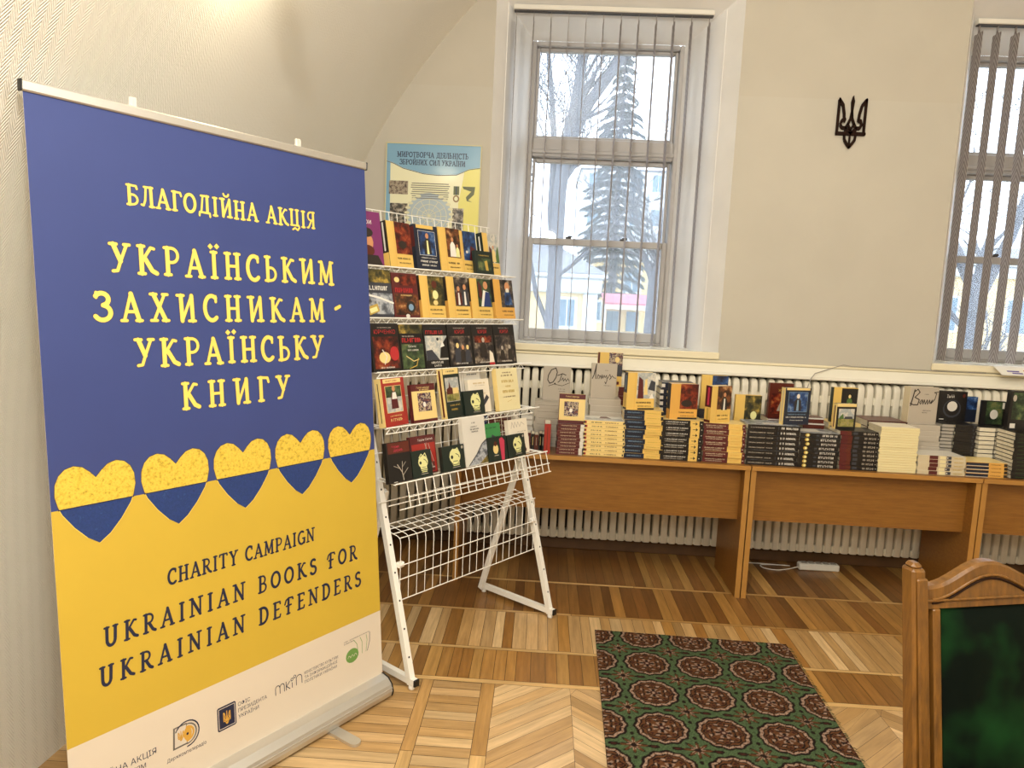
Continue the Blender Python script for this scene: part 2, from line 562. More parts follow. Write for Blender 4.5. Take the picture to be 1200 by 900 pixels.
# ------------------------------------------------------------------ windows
def make_window(idx, a, b):
    c = (a+b)/2-.03
    w = bpy.data.objects.new('window_%d' % idx, None)
    w.location = (c, FY, OZ0); C.objects.link(w); struct(w)
    H = 3.25-OZ0
    P = 'window_paint'
    def bars(m, x0, x1, z0, z1, y0, y1, fw, ft=None, fb=None):
        ft = ft or fw; fb = fb or fw
        m.rbox(x0, x0+fw, y0, y1, z0, z1, P, .006); m.rbox(x1-fw, x1, y0, y1, z0, z1, P, .006)
        m.rbox(x0+fw, x1-fw, y0, y1, z1-ft, z1, P, .006); m.rbox(x0+fw, x1-fw, y0, y1, z0, z0+fb, P, .006)
    m = MB(); bars(m, -.487, .487, 0, H, -.005, .13, .03, .03, .02)
    m.build('frame', w)
    m = MB(); m.rbox(-.457, .457, -.005, .12, 1.205, 1.325, P, .008); m.rbox(-.46, .46, -.02, -.004, 1.225, 1.25, P, .005)
    m.build('transom', w)
    m = MB(); bars(m, -.457, .457, 1.325, H-.03, .03, .08, .022, .022, .02)
    m.build('upper_light', w)
    m = MB(); bars(m, -.452, .452, .645, 1.205, .045, .085, .02, .03, .04)
    m.build('upper_sash', w)
    m = MB(); bars(m, -.456, .456, .02, .685, -.004, .04, .033, .045, .065)
    s = m.build('lower_sash', w)
    m = MB()
    for x in (-.19, .17):
        m.rbox(x-.02, x+.02, -.003, .03, .687, .697, 'window_dark', .003)
        m.rbox(x-.006, x+.028, .006, .016, .697, .706, 'window_dark', .002)
    m.build('sash_lock', s)
    m = MB()
    for x0, x1, z0, z1, y in ((-.435, .435, 1.345, H-.052, .055), (-.432, .432, .685, 1.175, .065), (-.423, .423, .085, .64, .018)):
        m.box(x0, x1, y-.002, y+.002, z0, z1, 'glare_window_glass')
    m.build('glass', w)
for i, (a, b) in enumerate(OPEN): make_window(i+1, a, b)

# ------------------------------------------------------------------ vertical blinds
def make_blind(a, b, label_rail, group, twist):
    c = (a+b)/2-.03
    t = thing('vertical_blind', label_rail, 'blind', (c, 4.62, 3.355), group='vertical blinds')
    m = MB(); m.rbox(-.605, .605, -.022, .022, -.012, .018, 'white_plastic', .004)
    m.box(-.6, .6, -.016, .016, -.02, -.0121, 'window_dark')
    m.build('headrail', t)
    rnd = random.Random(3)
    base = MB()
    n = 6
    for k in range(n):
        za, zb = -.03-k*(1.99/n), -.03-(k+1)*(1.99/n)
        hw = .0445
        if k == 0:
            base.box(-.0006, .0006, -.012, .012, -.06, -.02, 'blind_fabric')
            za = -.06
        base.box(-.0006, .0006, -hw, hw, zb, za, 'blind_fabric')
    sm = base.build('slat', t)
    me = sm.data
    xs = [-.585+.1058*i for i in range(12)]
    for i, x in enumerate(xs):
        o = sm if i == 0 else sm.copy()
        if i: C.objects.link(o); o.parent = t
        o.location = (x, 0, 0)
        o.rotation_euler = (0, 0, math.radians(twist[i % len(twist)]))
    m = MB()
    for x, tw in zip(xs, twist*3):
        dx = -.0445*math.sin(math.radians(tw)); dy = .0445*math.cos(math.radians(tw))
        m.tube([(x-dx, -dy, -2.018), (x+dx, dy, -2.018)], .004, 'white_plastic', 5)
    for s in (-1, 1):
        pts = []
        for i, x in enumerate(xs):
            pts.append((x, s*.044, -2.018))
            if i < len(xs)-1: pts.append((x+.053, s*.044, -2.026))
        m.tube(pts, .0012, 'white_plastic', 4)
    m.build('bottom_chain', t)
make_blind(*OPEN[0], 'grey fabric vertical blind turned open in the window beside the book rack', None, [1, -2, -3, 1, 0, 0, 1, 0, 0, 1, 0, -1])
make_blind(*OPEN[1], 'grey zigzag fabric vertical blind in the window at right edge', None, [0, -2, -1, 0, 1, 0])

# ------------------------------------------------------------------ floor: parquet with a plank border
def hexs(*h): return [lin(x) for x in h]
T_LIGHT = hexs('#C8A677', '#BD9966', '#D0B285', '#B48F5C', '#C39F6D')
T_MID = hexs('#9A6E38', '#AC8044', '#8E6432', '#BA9052', '#986E39')
T_DARK = hexs('#84592C', '#8F6636', '#7A5229', '#A4783F', '#825A2E', '#B88E50')
T_BORD = hexs('#C6A06A', '#BC945C', '#D0AC74', '#B08850')
fv, ff, fuv, ftone = [], [], [], []
rnd = random.Random(11)
def plank(corners, tones, along, z=0.0, gap=.0010):
    c = [Vector((x, y, 0)) for x, y in corners]
    ctr = sum(c, Vector())/4
    b = len(fv)
    col = rnd.choice(tones); k = rnd.uniform(.80, 1.13)
    a = Vector((math.cos(along), math.sin(along), 0)); p = Vector((-a.y, a.x, 0))
    ou = rnd.uniform(0, 50)
    for i, q in enumerate(c):
        e1, e2 = c[(i+1) % 4]-q, c[i-1]-q
        q2 = q+(e1.normalized()+e2.normalized())*gap
        fv.append((q2.x, q2.y, z))
        fuv.append((q.dot(a)+ou, q.dot(p)+ou*.37))
    ff.append((b, b+1, b+2, b+3)); ftone.append(tuple(x*k for x in col[:3])+(1,))
def rows_y(x0, x1, y0, y1, w, tones):
    x = x0-rnd.uniform(0, w)
    while x < x1:
        ww = w*rnd.uniform(.8, 1.25)
        plank([(max(x, x0), y0), (min(x+ww, x1), y0), (min(x+ww, x1), y1), (max(x, x0), y1)], tones, math.pi/2)
        x += ww
def rows_x(x0, x1, y0, y1, w, tones):
    y = y0
    while y < y1-.001:
        plank([(x0, y), (x1, y), (x1, min(y+w, y1)), (x0, min(y+w, y1))], tones, 0); y += w
FX0, FX1 = WX0-.3, WX1
def line_strip(y0, y1):
    x = FX0
    while x < FX1:
        L = rnd.uniform(.8, 1.4)
        plank([(x, y0), (min(x+L, FX1), y0), (min(x+L, FX1), y1), (x, y1)], T_BORD, 0); x += L
rows_y(FX0, FX1, 3.985, 4.6, .056, T_DARK)
line_strip(3.962, 3.985)
rows_y(FX0, FX1, 3.567, 3.962, .055, T_DARK[:4]+T_MID[:2])
line_strip(3.544, 3.567)
rows_y(FX0, FX1, 3.158, 3.544, .053, T_LIGHT+T_MID[:2])
line_strip(3.134, 3.158)
rows_y(FX0, FX1, 2.873, 3.134, .052, T_MID+T_LIGHT[:1])
line_strip(2.842, 2.873)
FYB = -2.6
rows_x(FX0, -.427, FYB, 2.842, .0555, T_LIGHT)
y = FYB
while y < 2.84:
    for xa, xb in ((-.427, -.38), (-.178, -.122)):
        plank([(xa, y), (xb, y), (xb, min(y+.62, 2.842)), (xa, min(y+.62, 2.842))], T_BORD, math.pi/2)
    y += .62
rows_x(-.38, -.178, FYB, 2.842, .0555, T_LIGHT)
# chevron field
cw, pw, sl = .312, .054, .86
xc, k = -.122, 0
while xc < FX1:
    xe = min(xc+cw, FX1)
    up = (k % 2 == 0)
    rise = sl*(xe-xc)
    ang = math.atan2(rise if up else -rise, xe-xc)
    step = pw/math.cos(ang)
    y = FYB-1.0
    while y < 2.842:
        ya0, ya1 = (y, y+step) if up else (y+rise, y+rise+step)
        yb0, yb1 = (y+rise, y+rise+step) if up else (y, y+step)
        q = [(xc, ya0), (xe, yb0), (xe, yb1), (xc, ya1)]
        # clip to the border line
        out = []
        for (ax_, ay_), (bx_, by_) in zip(q, q[1:]+q[:1]):
            ina, inb = ay_ <= 2.842, by_ <= 2.842
            if ina: out.append((ax_, ay_))
            if ina != inb:
                tt = (2.842-ay_)/(by_-ay_); out.append((ax_+(bx_-ax_)*tt, 2.842))
        if len(out) == 4: plank(out, T_LIGHT, ang)
        elif len(out) in (3, 5):
            if len(out) == 3: plank([out[0], out[1], out[2], out[2]], T_LIGHT, ang)
            else:
                s0 = rnd.getstate(); plank(out[:4], T_LIGHT, ang); rnd.setstate(s0); plank([out[0], out[3], out[4], out[4]], T_LIGHT, ang, gap=0)
        y += step
    xc = xe; k += 1
b = len(fv)
fv += [(FX0-.1, FYB, -.0015), (FX1+.1, FYB, -.0015), (FX1+.1, 4.62, -.0015), (FX0-.1, 4.62, -.0015)]
fuv += [(0, 0)]*4; ff.append((b, b+1, b+2, b+3)); ftone.append(lin('#3A2712'))
# drop repeated corners of triangles
ff = [tuple(dict.fromkeys(q if (fv[q[2]] != fv[q[3]]) else q[:3])) for q in ff]
me = bpy.data.meshes.new('floor')
me.from_pydata(fv, [], ff)
me.materials.append(MATS['parquet_oak'])
ca = me.color_attributes.new('tone', 'FLOAT_COLOR', 'CORNER')
ul = me.uv_layers.new(name='UVMap')
cd, ud = [], []
for q, tcol in zip(ff, ftone):
    for i in q: cd += list(tcol); ud += list(fuv[i])
ca.data.foreach_set('color', cd); ul.data.foreach_set('uv', ud)
fo = bpy.data.objects.new('floor', me); C.objects.link(fo); struct(fo)

# ------------------------------------------------------------------ radiators
def make_radiators():
    sec = MB()
    hw, hd, r = .0205, .052, .009
    ring = []
    for sx, sy, a0 in ((1, 1, 0), (-1, 1, 90), (-1, -1, 180), (1, -1, 270)):
        for q in range(4):
            a = math.radians(a0+30*q); ring.append((sx*(hw-r)+r*math.cos(a), sy*(hd-r)+r*math.sin(a)))
    lev = [(.108, .0, 0), (.108, .93, .9), (.113, 1, 1), (1.135, 1, 1), (1.158, .97, .9), (1.173, .85, .7), (1.181, .55, .45), (1.183, 0, 0)]
    V = [(x*sx, y*sy, z) for z, sx, sy in lev for x, y in ring]
    N = len(ring)
    F = [(i*N+k, i*N+(k+1) % N, (i+1)*N+(k+1) % N, (i+1)*N+k) for i in range(len(lev)-1) for k in range(N)]
    sec.mesh(V, F, 'radiator_enamel', True)
    for z in (.108, 1.05): sec.rbox(-.0267, .0267, -.045, .03, z, z+.05, 'radiator_enamel', .006)
    proto = None
    desc = ['white column radiator in the corner behind the display rack', 'white column radiator behind the left end of the desks',
            'white column radiator left of the window centre behind the desks', 'white column radiator under the right half of the first window',
            'white column radiator behind the stacks right of the window', 'white column radiator behind the middle desk over the power strip',
            'white column radiator behind the tall cream stack', 'white column radiator under the right window', 'white column radiator at the far right edge behind the desk']
    x = -1.40
    for i, lb in enumerate(desc):
        ns = 10
        t = thing('radiator', lb, 'radiator', (x, 4.495, 0), group='radiators along the window wall')
        for k in range(ns):
            if proto is None: proto = o = sec.build('radiator_section', t)
            else:
                o = proto.copy(); C.objects.link(o); o.parent = t
            o.location = (.027+k*.0535, 0, 0)
        x += ns*.0535+.0025
make_radiators()

# ------------------------------------------------------------------ desks
def make_desk(x0, x1, label):
    t = thing('office_desk', label, 'desk', ((x0+x1)/2, 3.9, 0), group='desks pushed together under the windows')
    h = (x1-x0)/2-.0015
    D = .495
    m = MB(); m.box(-h, h, .002, D, .731, .755, 'desk_laminate'); m.box(-h, h, 0, .002, .731, .755, 'desk_edge')
    m.build('tabletop', t)
    for s in (-1, 1):
        m = MB()
        xa, xb = (-h+.0, -h+.028) if s < 0 else (h-.028, h)
        m.box(xa, xb, .012, D-.01, .0005, .7305, 'desk_laminate'); m.box(xa, xb, .010, .012, .0005, .7305, 'desk_edge')
        m.build('side_panel', t)
    m = MB(); m.box(-h+.0285, h-.0285, .085, .101, .430, .7305, 'desk_laminate')
    m.build('modesty_panel', t)
make_desk(-.44, 1.174, 'orange-brown laminate desk nearest the white book rack')
make_desk(1.177, 2.409, 'orange-brown laminate desk in the middle over the power strip')
make_desk(2.412, 3.645, 'orange-brown laminate desk at the right edge behind the chair')

# ------------------------------------------------------------------ rug
def make_rug():
    L, Wd, st = 1.62, .918, .004
    nx, ny = int(Wd/st), int(L/st)
    xs = np.linspace(0, Wd, nx+1); ys = np.linspace(0, L, ny+1)
    gx, gy = np.meshgrid(xs, ys)
    r_ = np.random.RandomState(4)
    def lay(px, py, ox, oy):
        cx = (gx-ox+px/2) % px-px/2; cy = (gy-oy+py/2) % py-py/2
        return cx, cy
    col = np.zeros(gx.shape+(3,))
    G1 = np.array(lin('#4A5C3C')[:3]); G2 = np.array(lin('#3C4C32')[:3])
    DK = np.array(lin('#1C120E')[:3]); TN = np.array(lin('#967C6A')[:3]); BR = np.array(lin('#5A3820')[:3]); MR = np.array(lin('#3A1C16')[:3])
    blot = r_.rand(*gx.shape)
    col[:] = G1; col[blot > .6] = G2
    def put(mask, c): col[mask] = c
    # corner motifs: a small petalled star with side sprigs
    cx, cy = lay(.232, .246, -.012+.116, .05+.123)
    r = np.hypot(cx, cy*1.15); th = np.arctan2(cy, cx)
    star = .022+.020*np.cos(4*th)**2+.010*np.cos(8*th)
    put(r < star+.008, DK); put(r < star, BR*.9); put((r < star*.8) & (np.abs(np.sin(4*th)) > .45), TN); put(r < .012, DK)
    for s in (-1, 1):
        ex = np.hypot((cx-s*.074)/1.9, cy)
        put(ex < .011, DK); put((ex < .006), MR)
        ey = np.hypot(cx, (cy-s*.072)/1.3); put(ey < .008, DK)
    # medallions
    cx, cy = lay(.232, .246, -.012, .05)
    r = np.hypot(cx, cy); th = np.arctan2(cy, cx)
    R = .097*(1+.035*np.cos(12*th))
    q = r/R
    put(q < 1.08, DK); put(q < .97, TN); put(q < .86, DK); put(q < .80, BR)
    th8 = np.cos(8*th)
    put((q < .80) & (np.abs(q-.68-.06*th8) < .035), DK)
    put((np.abs(q-.56) < .10) & (th8 < -.25), DK); put((np.abs(q-.56) < .055) & (th8 < -.62), TN)
    put((np.abs(q-.60) < .06) & (th8 > .72), MR)
    put((np.abs(q-.44) < .03) & (np.cos(4*th) > -.5), DK)
    put((q < .36) & (np.cos(8*th+math.pi) > .1), TN*.85); put((q < .30) & (np.cos(4*th) > .3), DK)
    put(q < .15, MR); put(q < .07, TN)
    put((q > .87) & (q < .95) & (np.cos(24*th) > .75), BR)
    sp = r_.rand(*gx.shape); col *= (.8+.4*sp)[..., None]
    H = .008
    V = np.stack([gx, -gy, np.full(gx.shape, H)], -1).reshape(-1, 3)
    V[:, 2] += r_.rand(len(V))*.0008
    idx = np.arange((nx+1)*(ny+1)).reshape(ny+1, nx+1)
    F = np.stack([idx[1:, :-1], idx[1:, 1:], idx[:-1, 1:], idx[:-1, :-1]], -1).reshape(-1, 4)
    verts = V.tolist(); faces = F.tolist()
    edge = list(idx[0, :])+list(idx[1:, -1])+list(idx[-1, -2::-1])+list(idx[-2:0:-1, 0])
    b = len(verts)
    verts += [(verts[i][0], verts[i][1], .0006) for i in edge]
    for k in range(len(edge)):
        j = (k+1) % len(edge); faces.append([int(edge[k]), int(edge[j]), b+j, b+k])
    vc = np.concatenate([col.reshape(-1, 3), np.tile(np.array(lin('#2E3A24')[:3]), (len(edge), 1))])
    me = bpy.data.meshes.new('patterned_rug'); me.from_pydata(verts, [], faces)
    me.materials.append(MATS['rug_pile'])
    ca = me.color_attributes.new('tone', 'FLOAT_COLOR', 'POINT')
    ca.data.foreach_set('color', np.concatenate([vc, np.ones((len(vc), 1))], 1).ravel())
    o = bpy.data.objects.new('patterned_rug', me); C.objects.link(o)
    o.location = (.331, 3.388, .0); o.rotation_euler = (0, 0, -math.radians(1.6))
    tag(o, 'green rug with rows of round brown medallions on the parquet', 'rug')
    fr = MB(); rr = random.Random(5)
    for k in range(240):
        y = -rr.uniform(.02, 1.5); a = rr.uniform(-.5, .5)
        fr.tube([(Wd, y, .004), (Wd+.010, y+.004*a, .004), (Wd+rr.uniform(.012, .022), y+.012*a, .001)], .0006, 'shrub_leaf', 3)
    f = fr.build('frayed_edge', o); f['label'] = 'frayed green threads along the right edge'
make_rug()
# ------------------------------------------------------------------ roll-up banner
# local frame: x along the banner (0 = end at the left wall), y back, z up; the sheet leans back
BW, BT = 1.1586, 0.084
def A_(cx, cz, rx, rz, a0, a1, n=10):
    return [(cx+rx*math.cos(math.radians(a0+(a1-a0)*i/n)), cz+rz*math.sin(math.radians(a0+(a1-a0)*i/n))) for i in range(n+1)]
WK, TH = .17, .118
def sf(x, z, l=.12): return ('t', [(x-l, z), (x+l, z)])
def stem(x, z0=0, z1=1, l=.12): return [('w', [(x, z0), (x, z1)]), sf(x, z0, l), sf(x, z1, l)]
GL = {
 'А': (.76, [('t', [(.1, 0), (.38, 1)]), ('w', [(.38, 1), (.66, 0)]), ('t', [(.2, .33), (.56, .33)]), sf(.1, 0, .1), sf(.66, 0, .11)]),
 'Б': (.62, stem(.15)+[('t', [(.15, 1), (.52, .98), (.56, .84)]), ('t', [(.15, .52)]+A_(.32, .27, .25, .25, 80, -80)+[(.15, 0)])]),
 'Г': (.56, stem(.15)+[('t', [(.15, 1), (.5, .98), (.55, .8)])]),
 'Д': (.76, [('t', [(.18, .1), (.3, 1)]), ('w', [(.56, .1), (.56, 1)]), ('t', [(.18, 1), (.66, 1)]), ('t', [(.06, -.12), (.08, .08), (.7, .06), (.72, -.14)])]),
 'З': (.58, [('w', A_(.24, .76, .24, .22, 150, -80)), ('w', A_(.25, .28, .29, .27, 80, -150)), ('t', [(.06, 1), (.05, .82)])]),
 'И': (.78, [('w', [(.17, 1), (.2, .0)]), sf(.15, 1, .14), ('t', [(.2, .0), (.62, 1)]), ('w', [(.62, 1), (.64, 0)]), sf(.62, 0, .14)]),
 'І': (.36, stem(.18)), 'I': (.36, stem(.18)),
 'К': (.74, stem(.16)+[('t', [(.18, .45), (.4, .78), (.52, .96), (.64, .93)]), ('w', [(.3, .55), (.55, .12), (.72, .03)])]),
 'Л': (.72, [('t', [(.3, 1), (.24, .3), (.14, .03), (.03, .06)]), ('t', [(.2, 1), (.66, 1)]), ('w', [(.56, 1), (.58, 0)]), sf(.6, 0, .12)]),
 'М': (.88, [('t', [(.12, 0), (.17, 1)]), ('w', [(.17, 1), (.43, .12)]), ('t', [(.43, .12), (.7, 1)]), ('w', [(.7, 1), (.74, 0)]), sf(.12, 0, .1), sf(.74, 0, .12), sf(.12, 1, .08), sf(.76, 1, .08)]),
 'Н': (.76, stem(.16)+stem(.6)+[('t', [(.16, .5), (.6, .5)])]),
 'О': (.74, [('w', A_(.37, .5, .31, .48, 0, 360, 20))]),
 'Р': (.62, stem(.16)+[('t', [(.12, 1)]+A_(.32, .73, .25, .27, 90, -95)+[(.22, .47)])]),
 'С': (.64, [('w', A_(.38, .5, .31, .5, 55, 310, 16)), ('t', [(.56, .98), (.57, .76)])]),
 'У': (.7, [('w', [(.12, 1), (.36, .4)]), ('t', [(.6, 1), (.36, .4), (.24, .06), (.08, .04)]), sf(.12, 1, .12), sf(.6, 1, .1)]),
 'Х': (.74, [('w', [(.14, 1), (.6, 0)]), ('t', [(.58, 1), (.14, 0)]), sf(.14, 1), sf(.6, 1, .1), sf(.6, 0), sf(.14, 0)]),
 'Ц': (.76, [('w', [(.15, 1), (.15, .06)]), ('w', [(.58, 1), (.58, .06)]), sf(.15, 1), sf(.58, 1), ('t', [(.08, .03), (.7, .03), (.74, -.1), (.6, -.26), (.4, -.14), (.22, -.24)])]),
 'Ь': (.6, stem(.15)+[('t', [(.15, .55)]+A_(.3, .28, .25, .27, 85, -85)+[(.15, 0)])]),
 'Я': (.64, [('t', [(.5, 1)]+A_(.3, .74, .22, .26, 90, 270)+[(.5, .48)]), ('w', [(.5, 1), (.5, 0)]), sf(.5, 1, .1), sf(.5, 0, .1), ('t', [(.36, .48), (.12, 0), (.02, 0)])]),
 'B': (.64, stem(.15)+[('t', [(.15, 1)]+A_(.3, .76, .2, .24, 85, -85)+[(.15, .52)]), ('t', [(.15, .52)]+A_(.32, .26, .25, .26, 85, -85)+[(.15, 0)])]),
 'D': (.74, stem(.15)+[('w', [(.15, 1)]+A_(.28, .5, .36, .5, 85, -85, 12)+[(.15, 0)])]),
 'E': (.6, stem(.15)+[('t', [(.15, 1), (.52, 1), (.54, .86)]), ('t', [(.15, .52), (.44, .54)]), ('t', [(.15, 0), (.52, 0), (.56, .16)])]),
 'F': (.66, [('w', [(.25, 0), (.27, 1)]), sf(.25, 0, .12), ('t', [(-.02, .66), (.08, .92), (.27, 1.02), (.58, 1), (.62, .88)]), ('t', [(.1, .52), (.48, .54)])]),
 'G': (.74, [('w', A_(.4, .5, .32, .5, 60, 330, 16)), ('w', [(.66, .06), (.66, .42)]), sf(.6, .44, .12)]),
 'N': (.82, [('t', [(.15, 0), (.15, 1)]), ('w', [(.13, 1), (.66, .0)]), ('t', [(.66, 0), (.66, 1)]), sf(.15, 0, .12), sf(.1, 1, .1), sf(.68, 1, .12)]),
 'R': (.7, stem(.15)+[('t', [(.12, 1)]+A_(.3, .75, .23, .25, 90, -90)+[(.2, .5)]), ('w', [(.32, .5), (.54, .1), (.68, .01)])]),
 'S': (.58, [('w', A_(.29, .75, .2, .23, 45, 250, 10)+A_(.28, .26, .23, .26, 70, -150, 10))]),
 'T': (.68, [('w', [(.34, 0), (.34, 1)]), sf(.34, 0), ('t', [(.04, .86), (.06, 1), (.62, 1), (.64, .86)])]),
 'U': (.74, [('w', [(.14, 1), (.15, .35)]+A_(.36, .32, .21, .31, 180, 360, 8)+[(.58, 1)]), sf(.13, 1, .11), sf(.58, 1, .11)]),
 'Y': (.72, [('w', [(.12, 1), (.36, .5)]), ('t', [(.6, 1), (.36, .5)]), ('w', [(.36, .5), (.36, 0)]), sf(.12, 1, .1), sf(.6, 1, .1), sf(.36, 0)]),
}
GL['Й'] = (GL['И'][0], GL['И'][1]+[('t', A_(.42, 1.3, .16, .14, 180, 360, 8))])
GL['Ї'] = (.38, stem(.19)+[('d', [(.06, 1.22)]), ('d', [(.34, 1.24)])])
for a_, b_ in zip('CAHPMOK', 'САНРМОК'): GL[a_] = GL[b_]
GL['В'] = GL['B']; GL['Т'] = GL['T']
GL['Ч'] = (.7, stem(.56)+[('w', [(.14, 1), (.15, .6), (.24, .46), (.40, .44), (.56, .5)]), sf(.14, 1)])
GL['-'] = (.4, [('w', [(.05, .44), (.32, .56)])])
rj = random.Random(2)
def letter_line(mb, text, s0, s1, z, cap, mp, layer, m, slant=0.0, outline=None):
    nat = sum(.36 if ch == ' ' else GL[ch][0] for ch in text)*cap
    gap = (s1-s0-nat)/max(1, len(text)-1)
    for pas in ((outline, .022, layer), (m, 0, layer+1)):
        if pas[0] is None: continue
        x = s0
        rj.seed(len(text))
        for ch in text:
            if ch == ' ': x += .36*cap+gap; continue
            w, st = GL[ch]
            dz = rj.uniform(-.02, .02)*cap
            for kd, pts in st:
                q = [(x+(px+slant*pz)*cap, z+dz+pz*cap) for px, pz in pts]
                if kd == 'd':
                    (cx, cz), h = q[0], cap*(.12+pas[1])
                    mb.poly2([(cx-h, cz), (cx, cz-h), (cx+h, cz), (cx, cz+h)], mp, pas[2], pas[0])
                else:
                    mb.stroke2(q, cap*((WK if kd == 'w' else TH)+2*pas[1]), mp, pas[2], pas[0])
            x += w*cap+gap
# trident emblem strokes, unit square about 2 wide and 1.75 high
TRI = [
 ([(-.88, .42), (-.88, 1.62)], .15), ([(.88, .42), (.88, 1.62)], .15),
 ([(-.88, 1.62), (-.62, 1.42), (-.5, 1.12), (-.47, .86)], .15), ([(.88, 1.62), (.62, 1.42), (.5, 1.12), (.47, .86)], .15),
 ([(-.42, .92), (-.62, .88), (-.7, .74), (-.58, .62), (-.38, .62)], .13), ([(.42, .92), (.62, .88), (.7, .74), (.58, .62), (.38, .62)], .13),
 ([(-.95, .42), (.95, .42)], .13),
 ([(0, 1.75), (0, 1.55), (0, 1.2)], [.06, .22, .11]), ([(0, 1.2), (-.06, .95), (-.2, .76), (-.34, .62), (-.3, .42)], .13), ([(0, 1.2), (.06, .95), (.2, .76), (.34, .62), (.3, .42)], .13),
 ([(-.2, .76), (0, .56), (.2, .76)], .1), ([(0, .56), (0, .02)], .1), ([(-.3, .62), (0, .42)], .09), ([(.3, .62), (0, .42)], .09),
 ([(-.38, .42), (-.34, .2), (-.18, .06), (0, -.06)], .13), ([(.38, .42), (.34, .2), (.18, .06), (0, -.06)], .13)]

def make_banner():
    az = math.radians(57.267)
    t = thing('rollup_banner', 'tall blue and yellow roll-up banner with hearts standing by left wall', 'banner', (-1.193, 1.740, 0), (0, 0, az))
    P = lambda x, z, k: (x, BT*z-.0003*(k+1)-.001, z)
    m = MB()
    zt, zb, zy = 2.066, .988, .341
    def band(z0, z1, mt):
        m.face([P(0, z0, -1), P(BW, z0, -1), P(BW, z1, -1), P(0, z1, -1)], mt)
    band(.06, zy, 'banner_white'); band(zy, zb, 'banner_yellow'); band(zb, zt, 'banner_blue')
    m.face([(0, BT*.06+.0006, .06), (0, BT*zt+.0006, zt), (BW, BT*zt+.0006, zt), (BW, BT*.06+.0006, .06)], 'banner_white')
    Y, N, O = 'print_yellow', 'print_navy', 'print_outline'
    letter_line(m, 'БЛАГОДІЙНА АКЦІЯ', .245, .909, 1.815, .054, P, 0, Y, 0, O)
    letter_line(m, 'УКРАЇНСЬКИМ', .19, .985, 1.622, .078, P, 0, Y, 0, O)
    letter_line(m, 'ЗАХИСНИКАМ', .142, .936, 1.488, .076, P, 0, Y, 0, O)
    letter_line(m, '-', .985, 1.02, 1.50, .076, P, 0, Y, 0, O)
    letter_line(m, 'УКРАЇНСЬКУ', .245, .925, 1.356, .077, P, 0, Y, 0, O)
    letter_line(m, 'КНИГУ', .377, .77, 1.222, .076, P, 0, Y, 0, O)
    letter_line(m, 'CHARITY CAMPAIGN', .30, .849, .703, .044, P, 0, N, .05)
    letter_line(m, 'UKRAINIAN BOOKS FOR', .11, 1.046, .582, .053, P, 0, N, .05)
    letter_line(m, 'UKRAINIAN DEFENDERS', .092, 1.062, .4745, .053, P, 0, N, .05)
    # hearts
    for i in range(5):
        cx = .1165+.2295*i
        full = [(cx+x*.104, z) for x, z in []]
        def half(s):
            return [(0, .878), (s*.03, .899), (s*.062, .934), (s*.09, .974), (s*.099, .995), (s*.106, 1.025), (s*.104, 1.055), (s*.094, 1.078), (s*.078, 1.093), (s*.056, 1.099), (s*.034, 1.093), (s*.016, 1.078), (0, 1.060)]
        right = half(1); left = half(-1)[::-1]
        allp = right+left[1:-1]
        up, lo = [], []
        prev = allp[-1]
        for p in allp:
            if (prev[1] < zb) != (p[1] < zb):
                k = (zb-prev[1])/(p[1]-prev[1]); q = (prev[0]+(p[0]-prev[0])*k, zb); up.append(q); lo.append(q)
            (up if p[1] >= zb else lo).append(p)
            prev = p
        for part, mt, ol in ((up, 'heart_yellow', 'print_outline'), (lo, 'heart_blue', 'print_yellow')):
            # slight outline then the fill
            gx = sum(p[0] for p in part)/len(part); gz = sum(p[1] for p in part)/len(part)
            m.stroke2([(cx+a, b) for a, b in part], .0035, P, 0, ol, cap=False)
            m.poly2([(cx+a, b) for a, b in part], P, 1, mt)
        m.stroke2([(cx-.1, zb), (cx+.1, zb)], .003, P, 2, 'print_navy', cap=False)
    # sponsors' marks along the white foot
    G = 'print_navy'
    m.text2('БЛАГОДІЙНА АКЦІЯ', -.02, .214, .258, .018, P, 0, G, 'r')
    m.text2('ДІТЯМ', .13, .188, .075, .014, P, 0, G, 'r'); m.text2('АКТ»', .17, .163, .05, .013, P, 0, G, 'r')
    m.poly2([(.288, .195), (.292, .262), (.335, .262), (.335, .195)], P, 0, 'print_grey')
    m.poly2([(.294, .2), (.297, .258), (.333, .258), (.333, .2)], P, 1, 'print_pale')
    for r_, mt in ((.040, 'print_navy'), (.031, 'print_grey'), (.022, 'print_gold')):
        m.stroke2(A_(.334, .227, r_, r_, -90, 90, 12), .004 if r_ > .03 else .006, P, 1, mt)
    m.stroke2(A_(.334, .227, .04, .04, 90, 150, 6), .004, P, 1, 'print_navy')
    m.ell2(.337, .227, .013, .022, P, 2, 'print_gold'); m.ell2(.336, .227, .004, .004, P, 3, 'print_navy')
    for pts, w in TRI: m.stroke2([(.315+x*.010, .215+z*.017) for x, z in pts], .0028, P, 2, 'print_gold', False)
    m.text2('Держкомтелерадіо', .268, .166, .128, .0115, P, 0, G)
    m.poly2([(.437, .184), (.437, .254), (.441, .258), (.500, .258), (.504, .254), (.504, .184), (.500, .18), (.441, .18)], P, 0, 'print_navy')
    m.stroke2([(.442, .186), (.442, .252), (.499, .252), (.499, .186), (.442, .186)], .002, P, 1, 'print_pale', False)
    for pts, w in TRI: m.stroke2([(.4705+x*.013, .197+z*.024) for x, z in pts], .003, P, 1, 'print_gold', False)
    for i, s in enumerate(('ОФІС', 'ПРЕЗИДЕНТА', 'УКРАЇНИ')): m.text2(s, .512, .234-i*.0205, .11, .0125, P, 0, G, 'l')
    k = .036
    def mk(x): return .657+x
